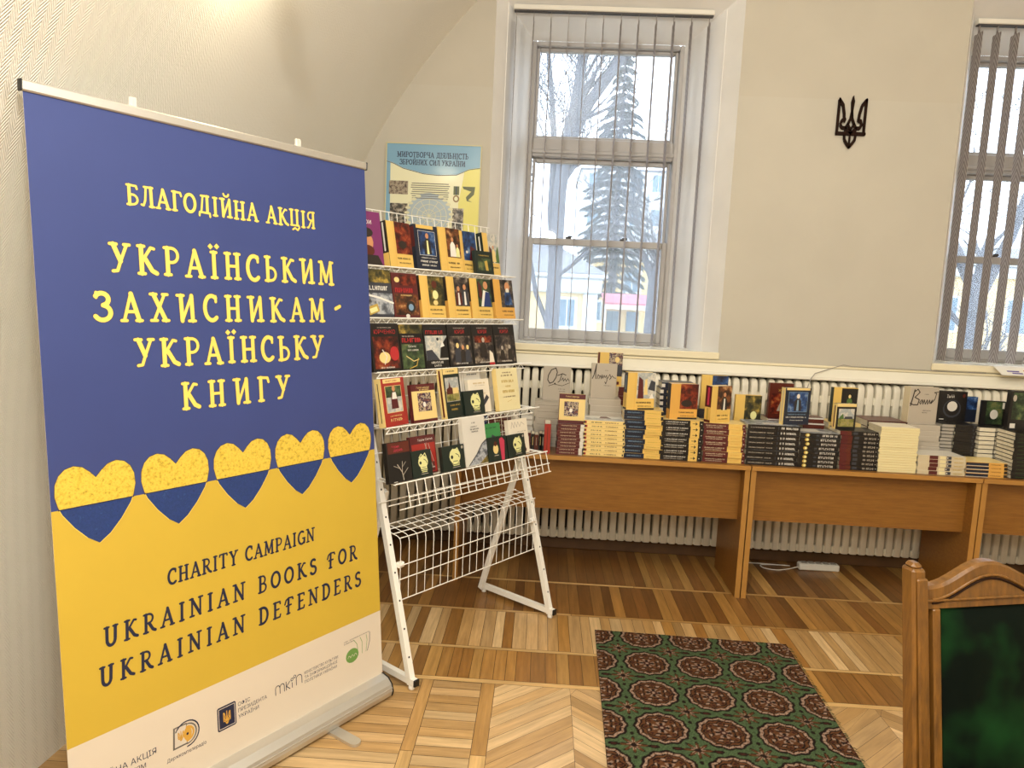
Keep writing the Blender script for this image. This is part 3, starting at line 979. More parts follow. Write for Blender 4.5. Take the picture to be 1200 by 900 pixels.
    for x in (0, .018): m.stroke2([(mk(x), .207), (mk(x), .225)]+A_(mk(x)+.009, .228, .009, .010, 180, 0, 6)+[(mk(x)+.018, .207)], .0028, P, 0, G, False)
    m.stroke2([(mk(.044), .207), (mk(.044), .238)], .0028, P, 0, G, False); m.stroke2([(mk(.06), .234), (mk(.045), .221), (mk(.06), .207)], .0028, P, 0, G, False)
    m.stroke2([(mk(.069), .207), (mk(.069), .226)], .0028, P, 0, G, False); m.stroke2(A_(mk(.069), .236, .005, .005, 0, 360, 8), .0025, P, 0, G, False)
    m.stroke2(A_(mk(.081), .242, .005, .005, 0, 360, 8), .0025, P, 0, G, False)
    m.stroke2([(mk(.087), .207), (mk(.087), .228)]+A_(mk(.099), .230, .012, .011, 180, 0, 6)+[(mk(.111), .207)], .0028, P, 0, G, False)
    for i, s in enumerate(('МІНІСТЕРСТВО КУЛЬТУРИ', 'ТА ІНФОРМАЦІЙНОЇ', 'ПОЛІТИКИ УКРАЇНИ')): m.text2(s, .780, .232-i*.0165, .155, .0105, P, 0, G, 'l')
    m.ell2(1.005, .215, .032, .027, P, 0, 'print_green', 18)
    for x in (-.016, 0, .016): m.stroke2(A_(1.005+x, .209, .006, .009, 0, 180, 6), .002, P, 1, 'banner_white', False)
    for i, x in enumerate((1.035, 1.055, 1.075)): m.stroke2([(x-.02+.012*i, .272), (x-.004+.006*i, .25), (x, .205+.0*i)], .0022, P, 0, 'print_green', False)
    m.stroke2([(1.098, .275), (1.096, .24), (1.082, .205)], .0025, P, 0, 'print_navy', False)
    rr = random.Random(8)
    m.greek2(.967, .276, .13, .004, P, 0, 'print_grey', rr); m.greek2(.967, .268, .05, .004, P, 0, 'print_grey', rr)
    m.build('banner_sheet', t)
    # clamp rail on top
    m = MB()
    y = BT*2.07
    m.rbox(-.006, BW+.006, y-.009, y+.009, 2.062, 2.090, 'aluminium', .004)
    for x in (-.008, BW+.004): m.rbox(x, x+.006, y-.0095, y+.0095, 2.061, 2.091, 'black_plastic', .002)
    m.build('top_rail', t)
    for x in (.285, .860):
        m = MB()
        m.tube([(x, .055, .08), (x, BT*2.0+.022, 2.0), (x, y+.016, 2.115)], .007, 'aluminium', 8)
        m.rbox(x-.011, x+.011, y+.0095, y+.022, 2.085, 2.118, 'white_plastic', .003)
        m.build('support_pole', t)
    m = MB()
    prof = [(-.052, .012), (-.058, .034), (-.05, .058), (-.03, .078), (-.002, .086), (.03, .08), (.055, .06), (.06, .03), (.054, .012)]
    for (ya, za), (yb, zb_) in zip(prof, prof[1:]+prof[:1]):
        m.face([(-.01, ya, za), (-.01, yb, zb_), (BW-.0045, yb, zb_), (BW-.0045, ya, za)], 'aluminium', smooth=False)
    m.tube([(-.009, -.0565, .046), (BW-.006, -.0565, .046)], .003, 'aluminium', 6)
    b = m.build('base_cassette', t)
    for x in (-.014, BW-.004):
        m = MB()
        pa = [(x, yy*1.04, .046+(zz-.046)*1.06) for yy, zz in prof]; pb = [(x+.004, yy*1.04, .046+(zz-.046)*1.06) for yy, zz in prof]
        m.face(pa[::-1], 'black_plastic'); m.face(pb, 'black_plastic')
        for k in range(len(prof)):
            j = (k+1) % len(prof); m.face([pa[k], pa[j], pb[j], pb[k]], 'black_plastic')
        m.build('end_cap', t)
    for x in (.10, .86):
        m = MB()
        ol = [(x-.022, .19), (x+.022, .19)]+[(px, pz) for px, pz in A_(x, -.16, .022, .022, 0, -180, 8)]
        top = [(a, c, .011) for a, c in ol]; bot = [(a, c, .0006) for a, c in ol]
        m.face(top, 'aluminium'); m.face(bot[::-1], 'aluminium')
        for k in range(len(ol)):
            j = (k+1) % len(ol); m.face([bot[k], bot[j], top[j], top[k]], 'aluminium')
        m.build('foot', t)
make_banner()

# ------------------------------------------------------------------ wall emblem
m = MB()
ex, ez, es = 1.755, 2.592, .0885
def ext(x, z, k): return (ex+x*es, 4.498-.012-.0002*k, ez+z*.160)
def back(x, z, k): return (ex+x*es, 4.4975, ez+z*.160)
for pts, w in TRI:
    W = w if isinstance(w, list) else [w]*len(pts)
    for i in range(len(pts)-1):
        (xa, za), (xb, zb_) = pts[i], pts[i+1]
        d = math.hypot(xb-xa, zb_-za); nx, nz = -(zb_-za)/d*.5, (xb-xa)/d*.5
        q = [(xa-nx*W[i], za-nz*W[i]), (xb-nx*W[i+1], zb_-nz*W[i+1]), (xb+nx*W[i+1], zb_+nz*W[i+1]), (xa+nx*W[i], za+nz*W[i])]
        f_ = [ext(x, z, i) for x, z in q]; b_ = [back(x, z, 0) for x, z in q]
        m.mesh(f_+b_, [(0, 1, 2, 3), (7, 6, 5, 4), (0, 4, 5, 1), (1, 5, 6, 2), (2, 6, 7, 3), (3, 7, 4, 0)], 'emblem_wood')
    for (x, z), ww in zip(pts, W):
        m.ell2(x, z, ww/2, ww/2, ext, 5, 'emblem_wood', 10)
tag(m.build('trident_emblem'), 'dark carved wooden trident emblem hung on cream wall between windows', 'emblem')

# ------------------------------------------------------------------ wall poster
mat('poster_blue', '#7FA9C4', 0.15); mat('poster_cream', '#E9E6C2', 0.15); mat('poster_yellow', '#E3DB7A', 0.15); mat('poster_ink', '#22304A', 0.4)
mat('poster_globe', '#A9B7BE', 0.3); mat('poster_leaf', '#D8D3AE', 0.3); mat('medal_green', '#5A5F34', 0.4); mat('medal_bronze', '#8A6D3A', 0.4)
paint('photo_field', ['#2B2622', '#6B5A4A', '#A89A84', '#5E6A4A'], 60); paint('photo_soldiers', ['#1D1C1E', '#39362F', '#8A7E6C', '#B9B4AA'], 45)
mat('poster_frame', '#C9C193', 0.4)
def make_poster():
    X0, X1, Z0, Z1 = -1.000, -.428, 1.80, 2.503
    t = thing('wall_poster', 'framed blue and yellow peacekeeping poster on wall behind the rack', 'poster', ((X0+X1)/2, 4.4985, Z0))
    W, H = X1-X0, Z1-Z0
    m = MB(); m.box(-W/2, W/2, -.012, -.001, 0, H, 'poster_cream')
    P = lambda x, z, k: (-W/2+x*W, -.0122-.00025*(k+1), H-z*.572)
    m.poly2([(.85, .18), (1, .12), (1, 1.23), (.8, 1.23), (.78, .6)], P, 0, 'poster_yellow')
    m.poly2([(0, .18), (.07, .2), (.18, .25), (.4, .3), (.55, .31), (.75, .3), (.88, .24), (1, .22), (1, 0), (0, 0)], P, 1, 'poster_blue')
    m.stroke2([(0, .185), (.07, .205), (.18, .255), (.4, .305), (.55, .315), (.75, .305), (.88, .245), (1, .225)], .006, P, 1, 'poster_ink', False)
    m.poly2([(0, .18), (.04, .2), (.05, 1.2), (0, 1.2)], P, 0, 'poster_blue')
    fl = lambda x, z, k: P(x, z, k)
    D = lambda x, z, k: P(x, -z, k)
    letter_line(m, 'МИРОТВОРЧА ДІЯЛЬНІСТЬ', .11, .87, -.135, .052, D, 2, 'poster_ink')
    letter_line(m, 'ЗБРОЙНИХ СИЛ УКРАЇНИ', .14, .84, -.212, .050, D, 2, 'poster_ink')
    m.quad2(.03, .385, .235, .525, P, 2, 'photo_field'); m.quad2(.045, .62, .235, .86, P, 2, 'photo_soldiers'); m.quad2(.72, .65, .84, .92, P, 2, 'photo_soldiers')
    m.ell2(.47, .72, .24, .22, P, 1, 'poster_globe', 24)
    for r in (.07, .13, .19): m.stroke2(A_(.47, .74, r, r*.92, 0, 360, 20), .006, P, 2, 'poster_leaf', False)
    for a in range(0, 180, 30):
        c, s = math.cos(math.radians(a)), math.sin(math.radians(a)); m.stroke2([(.47-.19*c, .74-.175*s), (.47+.19*c, .74+.175*s)], .005, P, 2, 'poster_leaf', False)
    rr = random.Random(9)
    for s in (-1, 1):
        for k in range(9):
            a = math.radians(90+s*(30+k*14)); m.ell2(.47+.24*math.cos(a), .73+.22*math.sin(a)*-1, .03, .016, P, 3, 'poster_leaf', 8)
    for i in range(8): m.quad2(.265+.02*rr.random(), .40+i*.022, .66+.03*rr.random(), .408+i*.022, P, 2, 'print_grey')
    m.quad2(.725, .42, .785, .51, P, 2, 'medal_green'); m.quad2(.75, .42, .76, .51, P, 3, 'poster_ink'); m.ell2(.755, .55, .034, .038, P, 2, 'medal_bronze'); m.ell2(.755, .55, .02, .023, P, 3, 'poster_cream')
    m.poly2([(.82, .42), (.955, .42), (.945, .50), (.885, .56), (.93, .58), (.87, .57), (.86, .53), (.915, .47), (.83, .445)], P, 2, 'medal_green')
    m.build('printed_panel', t)
    m = MB()
    for a in ((-W/2-.006, -W/2, 0, H), (W/2, W/2+.006, 0, H), (-W/2-.006, W/2+.006, H, H+.006), (-W/2-.006, W/2+.006, -.006, 0)):
        m.box(a[0], a[1], -.016, -.001, a[2], a[3], 'poster_frame')
    m.build('frame', t)
make_poster()

# ------------------------------------------------------------------ wall lamp on the vault
def make_lamp():
    t = thing('wall_lamp', 'glowing warm wall lamp on the wallpapered vault above the banner', 'lamp', (-.905, 2.50, 2.665))
    m = MB(); m.lathe((0, 0, 0), [(.001, -.058), (.035, -.05), (.055, -.025), (.06, .0), (.05, .03), (.03, .05)], 'lamp_glow', 20)
    m.build('lamp_shade', t)
    m = MB(); m.lathe((0, 0, .05), [(.03, 0), (.032, .015), (.012, .03), (.001, .032)], 'brass', 14)
    m.tube([(0, 0, .08), (-.03, .0, .12), (-.085, .0, .11)], .006, 'brass', 8)
    m.rbox(-.10, -.078, -.04, .04, .05, .16, 'brass', .01)
    m.build('lamp_arm', t)
make_lamp()

# ------------------------------------------------------------------ chair
def make_chair():
    # local x along the back, y away from the viewer, z up
    t = thing('armless_chair', 'carved wooden chair with green velvet back pad in right foreground', 'chair', (1.138, 1.640, .0), (0, 0, math.radians(14.8)))
    ln = .165                                       # backward lean above the seat
    def B(x, y, z): return (x, y+(max(0, z-.44))*ln, z)
    Wm = 'chair_wood'
    hw = .222
    for s in (-1, 1):
        m = MB()
        xa, xb = (-hw, -hw+.038) if s < 0 else (hw-.038, hw)
        m.rbox(xa, xb, 0, .042, .40, 1.010, Wm, .006, lambda x, y, z: B(x, y, z))
        m.rbox(xa+.008, xb-.0, -.006, .002, .46, .990, Wm, .004, lambda x, y, z: B(x, y, z))
        m.rbox(xa+.004, xb-.004, .004, .038, 1.006, 1.022, Wm, .008, lambda x, y, z: B(x, y, z))
        m.sqtube((( xa+xb)/2, .021, .41), ((xa+xb)/2, .075, .0005), .036, .040, (1, 0, 0), Wm)
        m.build('back_post', t)
    m = MB()
    n = 24
    def top(u): return .940+.058*math.exp(-((u/.42)**2)*1.15)-.0
    x0, x1 = -hw+.0385, hw-.0385
    cols = []
    for i in range(n+1):
        u = -1+2*i/n; x = x0+(x1-x0)*i/n
        zt = .968+.052*(.5+.5*math.cos(math.pi*min(1, abs(u)/.92)))
        cols.append((x, zt))
    for (xa, za), (xb, zb_) in zip(cols[:-1], cols[1:]):
        fr, bk, lo = .004, .032, .917
        q = [B(xa, fr, lo), B(xb, fr, lo), B(xb, fr, zb_-.006), B(xa, fr, za-.006), B(xa, fr+.006, za), B(xb, fr+.006, zb_), B(xb, bk, zb_), B(xa, bk, za), B(xa, bk, lo), B(xb, bk, lo)]
        m.mesh(q, [(0, 1, 2, 3), (3, 2, 5, 4), (4, 5, 6, 7), (7, 6, 9, 8), (0, 8, 9, 1)], Wm, False)
    m.tube([B(x, .003, z-.030) for x, z in cols[1:-1]], .004, Wm, 6)
    m.tube([B(x, .003, z-.038) for x, z in cols[1:-1]], .003, 'emblem_wood', 6)
    m.tube([B(x0, .003, .936), B(x1, .003, .936)], .004, Wm, 6)
    m.build('top_rail', t)
    for s in (-1, 1):
        m = MB(); c = s*(hw-.038-.030)
        m.rbox(c-.011, c+.011, .002, .026, .50, .9165, Wm, .004, lambda x, y, z: B(x, y, z))
        m.box(min(c, s*(hw-.0385)), max(c, s*(hw-.0385)), .018, .026, .50, .9165, 'chair_wood', lambda x, y, z: B(x, y, z))
        m.build('stile', t)
    m = MB(); m.rbox(x0, x1, .002, .03, .462, .4995, Wm, .006, lambda x, y, z: B(x, y, z)); m.build('lower_rail', t)
    # padded back: a domed cushion
    m = MB(); nx, nz = 16, 20
    px0, px1, pz0, pz1 = -.142, .142, .5005, .916
    V, F = [], []
    for j in range(nz+1):
        for i in range(nx+1):
            u, w = -1+2*i/nx, -1+2*j/nz
            d = .030*(1-abs(u)**4)*(1-abs(w)**5)
            V.append(B(px0+(px1-px0)*i/nx, .012-d, pz0+(pz1-pz0)*j/nz))
    for j in range(nz):
        for i in range(nx):
            a = j*(nx+1)+i; F.append((a, a+1, a+nx+2, a+nx+1))
    m.mesh(V, F, 'green_velvet', True)
    m.face([B(px0, .018, pz0), B(px0, .018, pz1), B(px1, .018, pz1), B(px1, .018, pz0)], 'green_velvet')
    for (xa, za, xb, zb_) in ((px0, pz0, px1, pz0), (px1, pz0, px1, pz1), (px1, pz1, px0, pz1), (px0, pz1, px0, pz0)):
        m.face([B(xa, .012, za), B(xb, .012, zb_), B(xb, .018, zb_), B(xa, .018, za)], 'green_velvet')
    m.build('back_pad', t)
    m = MB(); sy = -.40
    for a in ((-hw+.01, -hw+.035, sy, -.001), (hw-.035, hw-.01, sy, -.001)): m.rbox(a[0], a[1], a[2], a[3], .36, .425, Wm, .005)
    m.rbox(-hw+.0355, hw-.0355, sy, sy+.025, .36, .425, Wm, .005); m.rbox(-hw+.0355, hw-.0355, -.026, -.001, .36, .425, Wm, .005)
    m.build('seat_frame', t)
    m = MB(); V, F = [], []
    for j in range(nz+1):
        for i in range(nx+1):
            u, w = -1+2*i/nx, -1+2*j/nz
            V.append((u*(hw-.012), sy+.004+(.39)*j/nz, .4262+.045*(1-abs(u)**6)*(1-abs(w)**6)))
    for j in range(nz):
        for i in range(nx):
            a = j*(nx+1)+i; F.append((a, a+1, a+nx+2, a+nx+1))
    m.mesh(V, F, 'green_velvet', True)
    m.face([(-hw+.012, sy+.004, .4256), (-hw+.012, -.006, .4256), (hw-.012, -.006, .4256), (hw-.012, sy+.004, .4256)], 'green_velvet')
    m.build('seat_cushion', t)
    for s in (-1, 1):
        m = MB(); x = s*(hw-.03)
        m.rbox(x-.018, x+.018, sy-.001, sy+.036, .0005, .3595, Wm, .006)
        m.build('front_leg', t)
make_chair()
# ------------------------------------------------------------------ white wire book rack
RX, RY, RA, RW = -.455, 2.755, math.atan2(.797, .604), .944
TIERS = [1.71, 1.495, 1.277, 1.058, .84]
def rk(s, v, z):
    c, d = math.cos(RA), math.sin(RA)
    return (RX+s*c-v*d, RY+s*d+v*c, z)
def make_rack():
    t = thing('book_rack', 'tall leaning white wire book rack on parquet beside the banner', 'display rack', (RX, RY, 0), (0, 0, RA))
    Wt = 'rack_white'
    side = (1, 0, 0)
    for x in (0, RW):
        m = MB(); m.sqtube((x, .006, .022), (x, .3*1.93, 1.93), .026, .026, side, Wt)
        z = .13
        while z < 1.9:
            c = Vector((x, .3*z-.0143, z)); u = Vector((1, 0, 0)); w = Vector((0, .3, 1)).normalized()
            m.face([c+(u*math.cos(a)+w*math.sin(a))*.0045 for a in [2*math.pi*k/8 for k in range(8)]], 'black_plastic')
            z += .11
        m.build('front_leg', t)
        xi = x+(.027 if x == 0 else -.027)
        m = MB(); m.sqtube((xi, .455, .03), (xi, .23, .78), .022, .026, side, Wt); m.build('rear_leg', t)
        m = MB(); m.sqtube((x, -.022, .036), (x, .482, .036), .024, .026, side, Wt); b = m.build('foot_beam', t)
        m = MB()
        for y in (-.0225, .4825): m.rbox(x-.0135, x+.0135, y-.005, y+.005, .022, .050, 'black_plastic', .002)
        m.build('end_plug', b)
        for y in (.004, .455):
            m = MB(); m.lathe((x, y, 0), [(.001, .0006), (.012, .0006), (.014, .008), (.012, .0225), (.001, .0226)], 'rack_white', 10)
            m.build('glide', b)
    P = .0475
    for ti, z0 in enumerate(TIERS):
        y0 = .3*z0-.15
        m = MB()
        xa, xb = -.03, RW+.035
        r = .0024
        T = lambda pts, rr=r, n=5: m.tube(pts, rr, Wt, n)
        hgt = .25 if ti == 0 else .20
        yb = y0+.122
        T([(xa, y0, z0), (xb, y0, z0)], .0034, 6)
        if ti < 4:
            T([(xa, y0+.002, z0-.024), (xb-.05, y0+.002, z0-.024)], .0028)
            k, x, pts = 0, xa, []
            while x < xb-.05:
                pts.append((x, y0+.001, z0 if k % 2 else z0-.024)); x += .025; k += 1
            T(pts, .0022, 4)
        else:
            for dz in (.058, .098):
                T([(xa+.06 if dz < .09 else xa, y0-.3*dz, z0-dz), (xb, y0-.3*dz, z0-dz)], .0028)
            T([(xa, y0+.10, z0-.098), (xb, y0+.10, z0-.098)], .0028); T([(xa, y0+.04, z0-.098), (xb, y0+.04, z0-.098)], .0024)
            x = xa+.06
            while x <= xb+.001:
                T([(x, y0, z0), (x, y0-.3*.098, z0-.098)]); x += .0493
        for y in (.045, .09): T([(xa, y0+y, z0-.004), (xb-.02, y0+y, z0-.004)])
        for s in (xa, RW/2, xb-.02): T([(s, y0, z0-.003), (s, yb, z0-.003)])
        x = xa+.01
        while x < xb-.02:
            T([(x, yb, z0-.003), (x, yb+.19*hgt, z0+hgt)], .002, 4); x += P
        for q in (.5, 1.0): T([(xa, yb+.19*hgt*q, z0+hgt*q), (xb-.03, yb+.19*hgt*q, z0+hgt*q)])
        for x in (0, RW): T([(x, y0, z0-.003), (x, .3*z0-.012, z0-.003)], .003)
        m.build('wire_shelf', t)
    m = MB()
    r = .0022
    zf, yf, zl = .607, .118, .338
    x = .02
    while x <= RW-.015:
        m.tube([(x, .25, zf+.014), (x, yf+.02, zf), (x, yf+.004, zf-.006), (x, yf-.002, zf-.03), (x, yf-.004, zl)], .0019, Wt, 4); x += .047
    for y, z in ((.25, zf+.014), (.205, zf+.01), (.16, zf+.005), (yf+.004, zf-.005), (yf-.004, .487), (yf-.004, .428), (yf-.005, zl)):
        m.tube([(.015, y, z), (RW-.02, y, z)], .0026, Wt, 5)
    m.build('wire_panel', t)
    for x in (.027, RW-.027):
        m = MB(); m.rbox(x-.013, x+.02, .118, .1395, .475, .497, Wt, .003); m.build('bracket', t)
make_rack()

# ------------------------------------------------------------------ books
mat('page_edge', '#DCD3BC', 0.85, var=0.05, vscale=60)
mat('page_grey', '#A29C92', 0.85)
COL = dict(yellow='#E2BC64', amber='#DBA650', black='#191615', navy='#1B2233', dark_green='#1A2721', maroon='#581F20', red='#A02C24', cream='#E6DAAA',
  beige='#CDBF9F', grey='#B4AA9B', light='#DAD5CA', purple='#7A2F66', green='#3E8A4C', brown='#5A2418', blue='#26376E', pale='#E9DFCB', gold='#BFA04A', white='#E8E4DA',
  ink='#2B2420', crimson='#B32C2E', pink='#C03A54', slate='#3A3C44', skin='#C98E62', sky='#7F9DB8', leaf='#4C6B35', honey='#E9CE88', lemon='#E5E3A0')
for k_, c_ in COL.items(): mat('book_'+k_, c_, 0.35)
paint('art_red', ['#1E0D0A', '#4A150E', '#86301A', '#B0703C'], 26)
paint('art_dark', ['#0E0D10', '#241F22', '#5A4E44', '#A39681'], 30)
paint('art_blue', ['#0F1526', '#1A2C50', '#2A4E84', '#7C93AC'], 24)
paint('art_olive', ['#14140E', '#2E2E1A', '#6A5C2C', '#C9A84A'], 24)
paint('art_brown', ['#160F0B', '#3F2415', '#7F4A25', '#C79A66'], 28)
paint('art_field', ['#3B3A20', '#7A7A3A', '#A89A5C', '#5B6B6E'], 30)
paint('art_sky', ['#C9C6BC', '#9FA6A6', '#D6CFC0', '#7F8A90'], 22)
paint('art_crowd', ['#2A1A1A', '#B9A58C', '#3B2A44', '#7A4A3A', '#D6CCBC'], 60, True)
paint('art_steel', ['#2A2C30', '#6F747C', '#B9BCC0', '#54585E'], 26)
paint('art_green', ['#12160F', '#263422', '#4A5E3A', '#7D7A4A'], 22)
B_ = lambda n: n if n in MATS else 'book_'+n

def draw(m, mp, w, h, art, rnd, k0=0):
    k = k0
    for a in art:
        op, mt = a[0], B_(a[1])
        if op == 'r': m.quad2(a[2]*w, a[3]*h, a[4]*w, a[5]*h, mp, k, mt)
        elif op == 'e': m.ell2(a[2]*w, a[3]*h, a[4]*w, a[5]*w, mp, k, mt)
        elif op == 'p': m.poly2([(x*w, z*h) for x, z in a[2]], mp, k, mt)
        elif op == 's': m.stroke2([(x*w, z*h) for x, z in a[2]], a[3]*w, mp, k, mt)
        elif op == 't': m.text2(a[2], a[3]*w, a[4]*h, a[5]*w, a[6]*h, mp, k, mt)
        elif op == 'g': m.greek2(a[2]*w, a[3]*h, a[4]*w, a[5]*h, mp, k, mt, rnd)
        elif op == 'f':
            x0, z0, x1, z1, tk = a[2]*w, a[3]*h, a[4]*w, a[5]*h, a[6]*w
            for q in ((x0, z0, x1, z0+tk), (x0, z1-tk, x1, z1), (x0, z0, x0+tk, z1), (x1-tk, z0, x1, z1)): m.quad2(*q, mp, k, mt)
        k += 1
brnd = random.Random(21)
def standing_book(name, label, pos, rz, w, h, t, cover, art=(), spine=None, sart=(), lean=0.0, cat='book', group=None, pages='page_edge'):
    """front cover faces -Y before turning; pos is the middle of its lower front edge"""
    e = thing(name, label, cat, pos, (-lean, 0, rz), group)
    c = MB(); cv = B_(cover); sp = B_(spine or cover); k = .0018
    c.box(-w/2, w/2, 0, k, 0, h, cv); c.box(-w/2, w/2, t-k, t, 0, h, cv); c.box(-w/2-.0004, -w/2+k, -.0001, t+.0001, 0, h, sp)
    draw(c, lambda x, z, l: (-w/2+x, -.0002*(l+1), z), w, h, art, brnd)
    draw(c, lambda x, z, l: (-w/2-.0004-.0002*(l+1), t-x, z), t, h, sart, brnd)
    c.build('cover', e)
    p = MB(); p.box(-w/2+k+.0002, w/2-.002, k+.0002, t-k-.0002, .002, h-.002, pages); p.build('page_block', e)
    return e

def figure(x, z, s, body='ink', head='skin', second=None):
    """a small printed figure: head and shoulders over a tapering body"""
    out = [('p', body, [(x-.16*s, z), (x+.16*s, z), (x+.13*s, z+.30*s), (x+.05*s, z+.38*s), (x-.05*s, z+.38*s), (x-.13*s, z+.30*s)]), ('e', head, x, z+.44*s, .07*s, .09*s)]
    if second: out.insert(1, ('p', second, [(x-.05*s, z), (x+.05*s, z), (x+.03*s, z+.33*s), (x-.03*s, z+.33*s)]))
    return out
def yellow_cover(art, extra=(), title='ink', left=.34, low=.29, top=1.0):
    return [('r', art, left, low, 1.0, top)]+list(extra)+[('g', title, .34, .17, .55, .04), ('g', title, .40, .08, .50, .025), ('s', 'amber', [(.28, .0), (.28, 1.0)], .012)]
def thriller(art, extra=(), top=.72, word=None, name_z=.80):
    o = [('r', art, .06, .05, .94, top), ('g', 'grey', .25, name_z+.10, .5, .02)]
    o += [('t', 'crimson', word, .12, name_z-.02, .76, .085)] if word else [('g', 'crimson', .14, name_z-.02, .74, .085)]
    return o+list(extra)+[('g', 'light', .26, .055, .5, .03)]
MASK = [('e', 'lemon', .56, .56, .25, .24), ('p', 'lemon', [(.40, .30), (.74, .30), (.70, .50), (.44, .50)]), ('e', 'dark_green', .42, .54, .055, .06), ('s', 'dark_green', [(.60, .66), (.70, .60), (.74, .50)], .025), ('s', 'dark_green', [(.46, .36), (.66, .36)], .02), ('s', 'lemon', [(.36, .74), (.48, .86), (.56, .78), (.68, .88), (.74, .72)], .035),
        ('r', 'lemon', .42, .24, .74, .275), ('r', 'lemon', .44, .18, .72, .21), ('r', 'grey', .40, .11, .76, .13)]
G1 = 'books on the white wire rack'
def rack_book(tier, s0, s1, h, t, name, label, cover, art, spine=None, sart=(), layer=0, lean=.20, rz=0.0, **kw):
    z0 = TIERS[tier]
    y = .3*z0-.15+.007+.029*layer
    x, yy, zz = rk((s0+s1)/2, y, z0+.004)
    standing_book(name, label, (x, yy, zz), RA+rz, (s1-s0), h, t, cover, art, spine, sart, lean, 'book', G1, **kw)

# top row
rack_book(0, -.035, .112, .225, .022, 'book', 'purple book with a bearded man at left end of the top rack row', 'purple',
  [('e', 'skin', .45, .42, .22, .26), ('e', 'ink', .45, .60, .24, .14), ('e', 'brown', .45, .26, .24, .16), ('p', 'ink', [(.05, 0), (.95, 0), (.8, .18), (.2, .18)]), ('t', 'white', 'ри', .35, .76, .4, .1)])
rack_book(0, .138, .288, .197, .036, 'book', 'thick yellow book with red rider painting and dark spine on top rack row', 'yellow',
  yellow_cover('art_red', [('p', 'art_red', [(.45, .4), (.7, .35), (.9, .7), (.6, .95)]), ('e', 'ink', .62, .5, .16, .12)]), 'ink', [('r', 'yellow', 0, 0, 1, .3), ('s', 'white', [(.5, .36), (.5, .95)], .25)], rz=.10)
rack_book(0, .302, .448, .2, .026, 'book', 'navy book with white-framed portrait on top rack row', 'navy',
  [('r', 'yellow', .1, .92, .82, 1.0), ('r', 'art_blue', .16, .32, .86, .86), ('f', 'light', .15, .31, .87, .87, .012)]+figure(.52, .34, .95, 'ink', 'skin', 'lemon')+[('g', 'light', .2, .24, .62, .025), ('g', 'white', .12, .15, .76, .045), ('g', 'white', .2, .07, .6, .035)], sart=[('r', 'maroon', 0, .5, 1, .95)])
rack_book(0, .455, .594, .204, .026, 'book', 'yellow book with white-dressed figures on brown, middle of top rack row', 'yellow',
  yellow_cover('art_brown', figure(.62, .34, .9, 'white', 'skin')+figure(.84, .34, .6, 'lemon', 'skin'), low=.32))
rack_book(0, .597, .738, .204, .022, 'book', 'yellow book with deep blue painting behind small green book', 'yellow',
  yellow_cover('art_blue', [('p', 'maroon', [(.62, .32), (.95, .32), (.9, .6), (.7, .66)]), ('e', 'light', .5, .5, .06, .05)], low=.3), layer=1)
rack_book(0, .690, .820, .113, .018, 'small_book', 'small dark green pocket book standing on top rack row', 'dark_green',
  [('g', 'gold', .2, .78, .6, .05), ('r', 'art_green', .14, .15, .86, .68), ('p', 'gold', [(.55, .15), (.7, .15), (.66, .6), (.5, .55)])])
rack_book(0, .785, .914, .21, .036, 'book', 'book with dark spine and grey sky painting at right end of top row', 'yellow',
  [('r', 'art_sky', .34, .29, 1, 1), ('p', 'brown', [(.36, .3), (.6, .3), (.55, .62), (.4, .7)]), ('p', 'leaf', [(.7, .3), (1, .3), (1, .72), (.85, .6)])]+figure(.66, .32, .8, 'honey', 'skin')+[('g', 'ink', .4, .16, .5, .04)], 'dark_green', [('s', 'white', [(.5, .5), (.5, .9)], .2)], layer=1, rz=.10)
# second row
rack_book(1, -.02, .119, .2, .026, 'book', 'dark battle-scene book with faded title at left end of second row', 'slate',
  [('r', 'art_olive', .0, .72, 1, 1), ('r', 'art_steel', 0, .06, 1, .5), ('g', 'white', .06, .56, .86, .09), ('s', 'white', [(.02, .46), (.5, .40), (1, .30)], .06), ('p', 'gold', [(.06, .03), (.45, .12), (.38, .28), (0, .2)]), ('p', 'lemon', [(.1, .07), (.38, .13), (.34, .22), (.05, .16)])])
rack_book(1, .123, .268, .192, .026, 'book', 'dark red book with red title and round medal on second rack row', 'maroon',
  [('r', 'art_brown', .06, .05, .96, .52), ('r', 'art_red', .3, .72, .95, .96), ('e', 'honey', .2, .84, .1, .08), ('g', 'crimson', .1, .56, .8, .10), ('g', 'honey', .3, .48, .45, .03), ('e', 'ink', .66, .24, .18, .18), ('e', 'sky', .66, .23, .10, .10), ('e', 'light', .50, .03, .08, .06)])
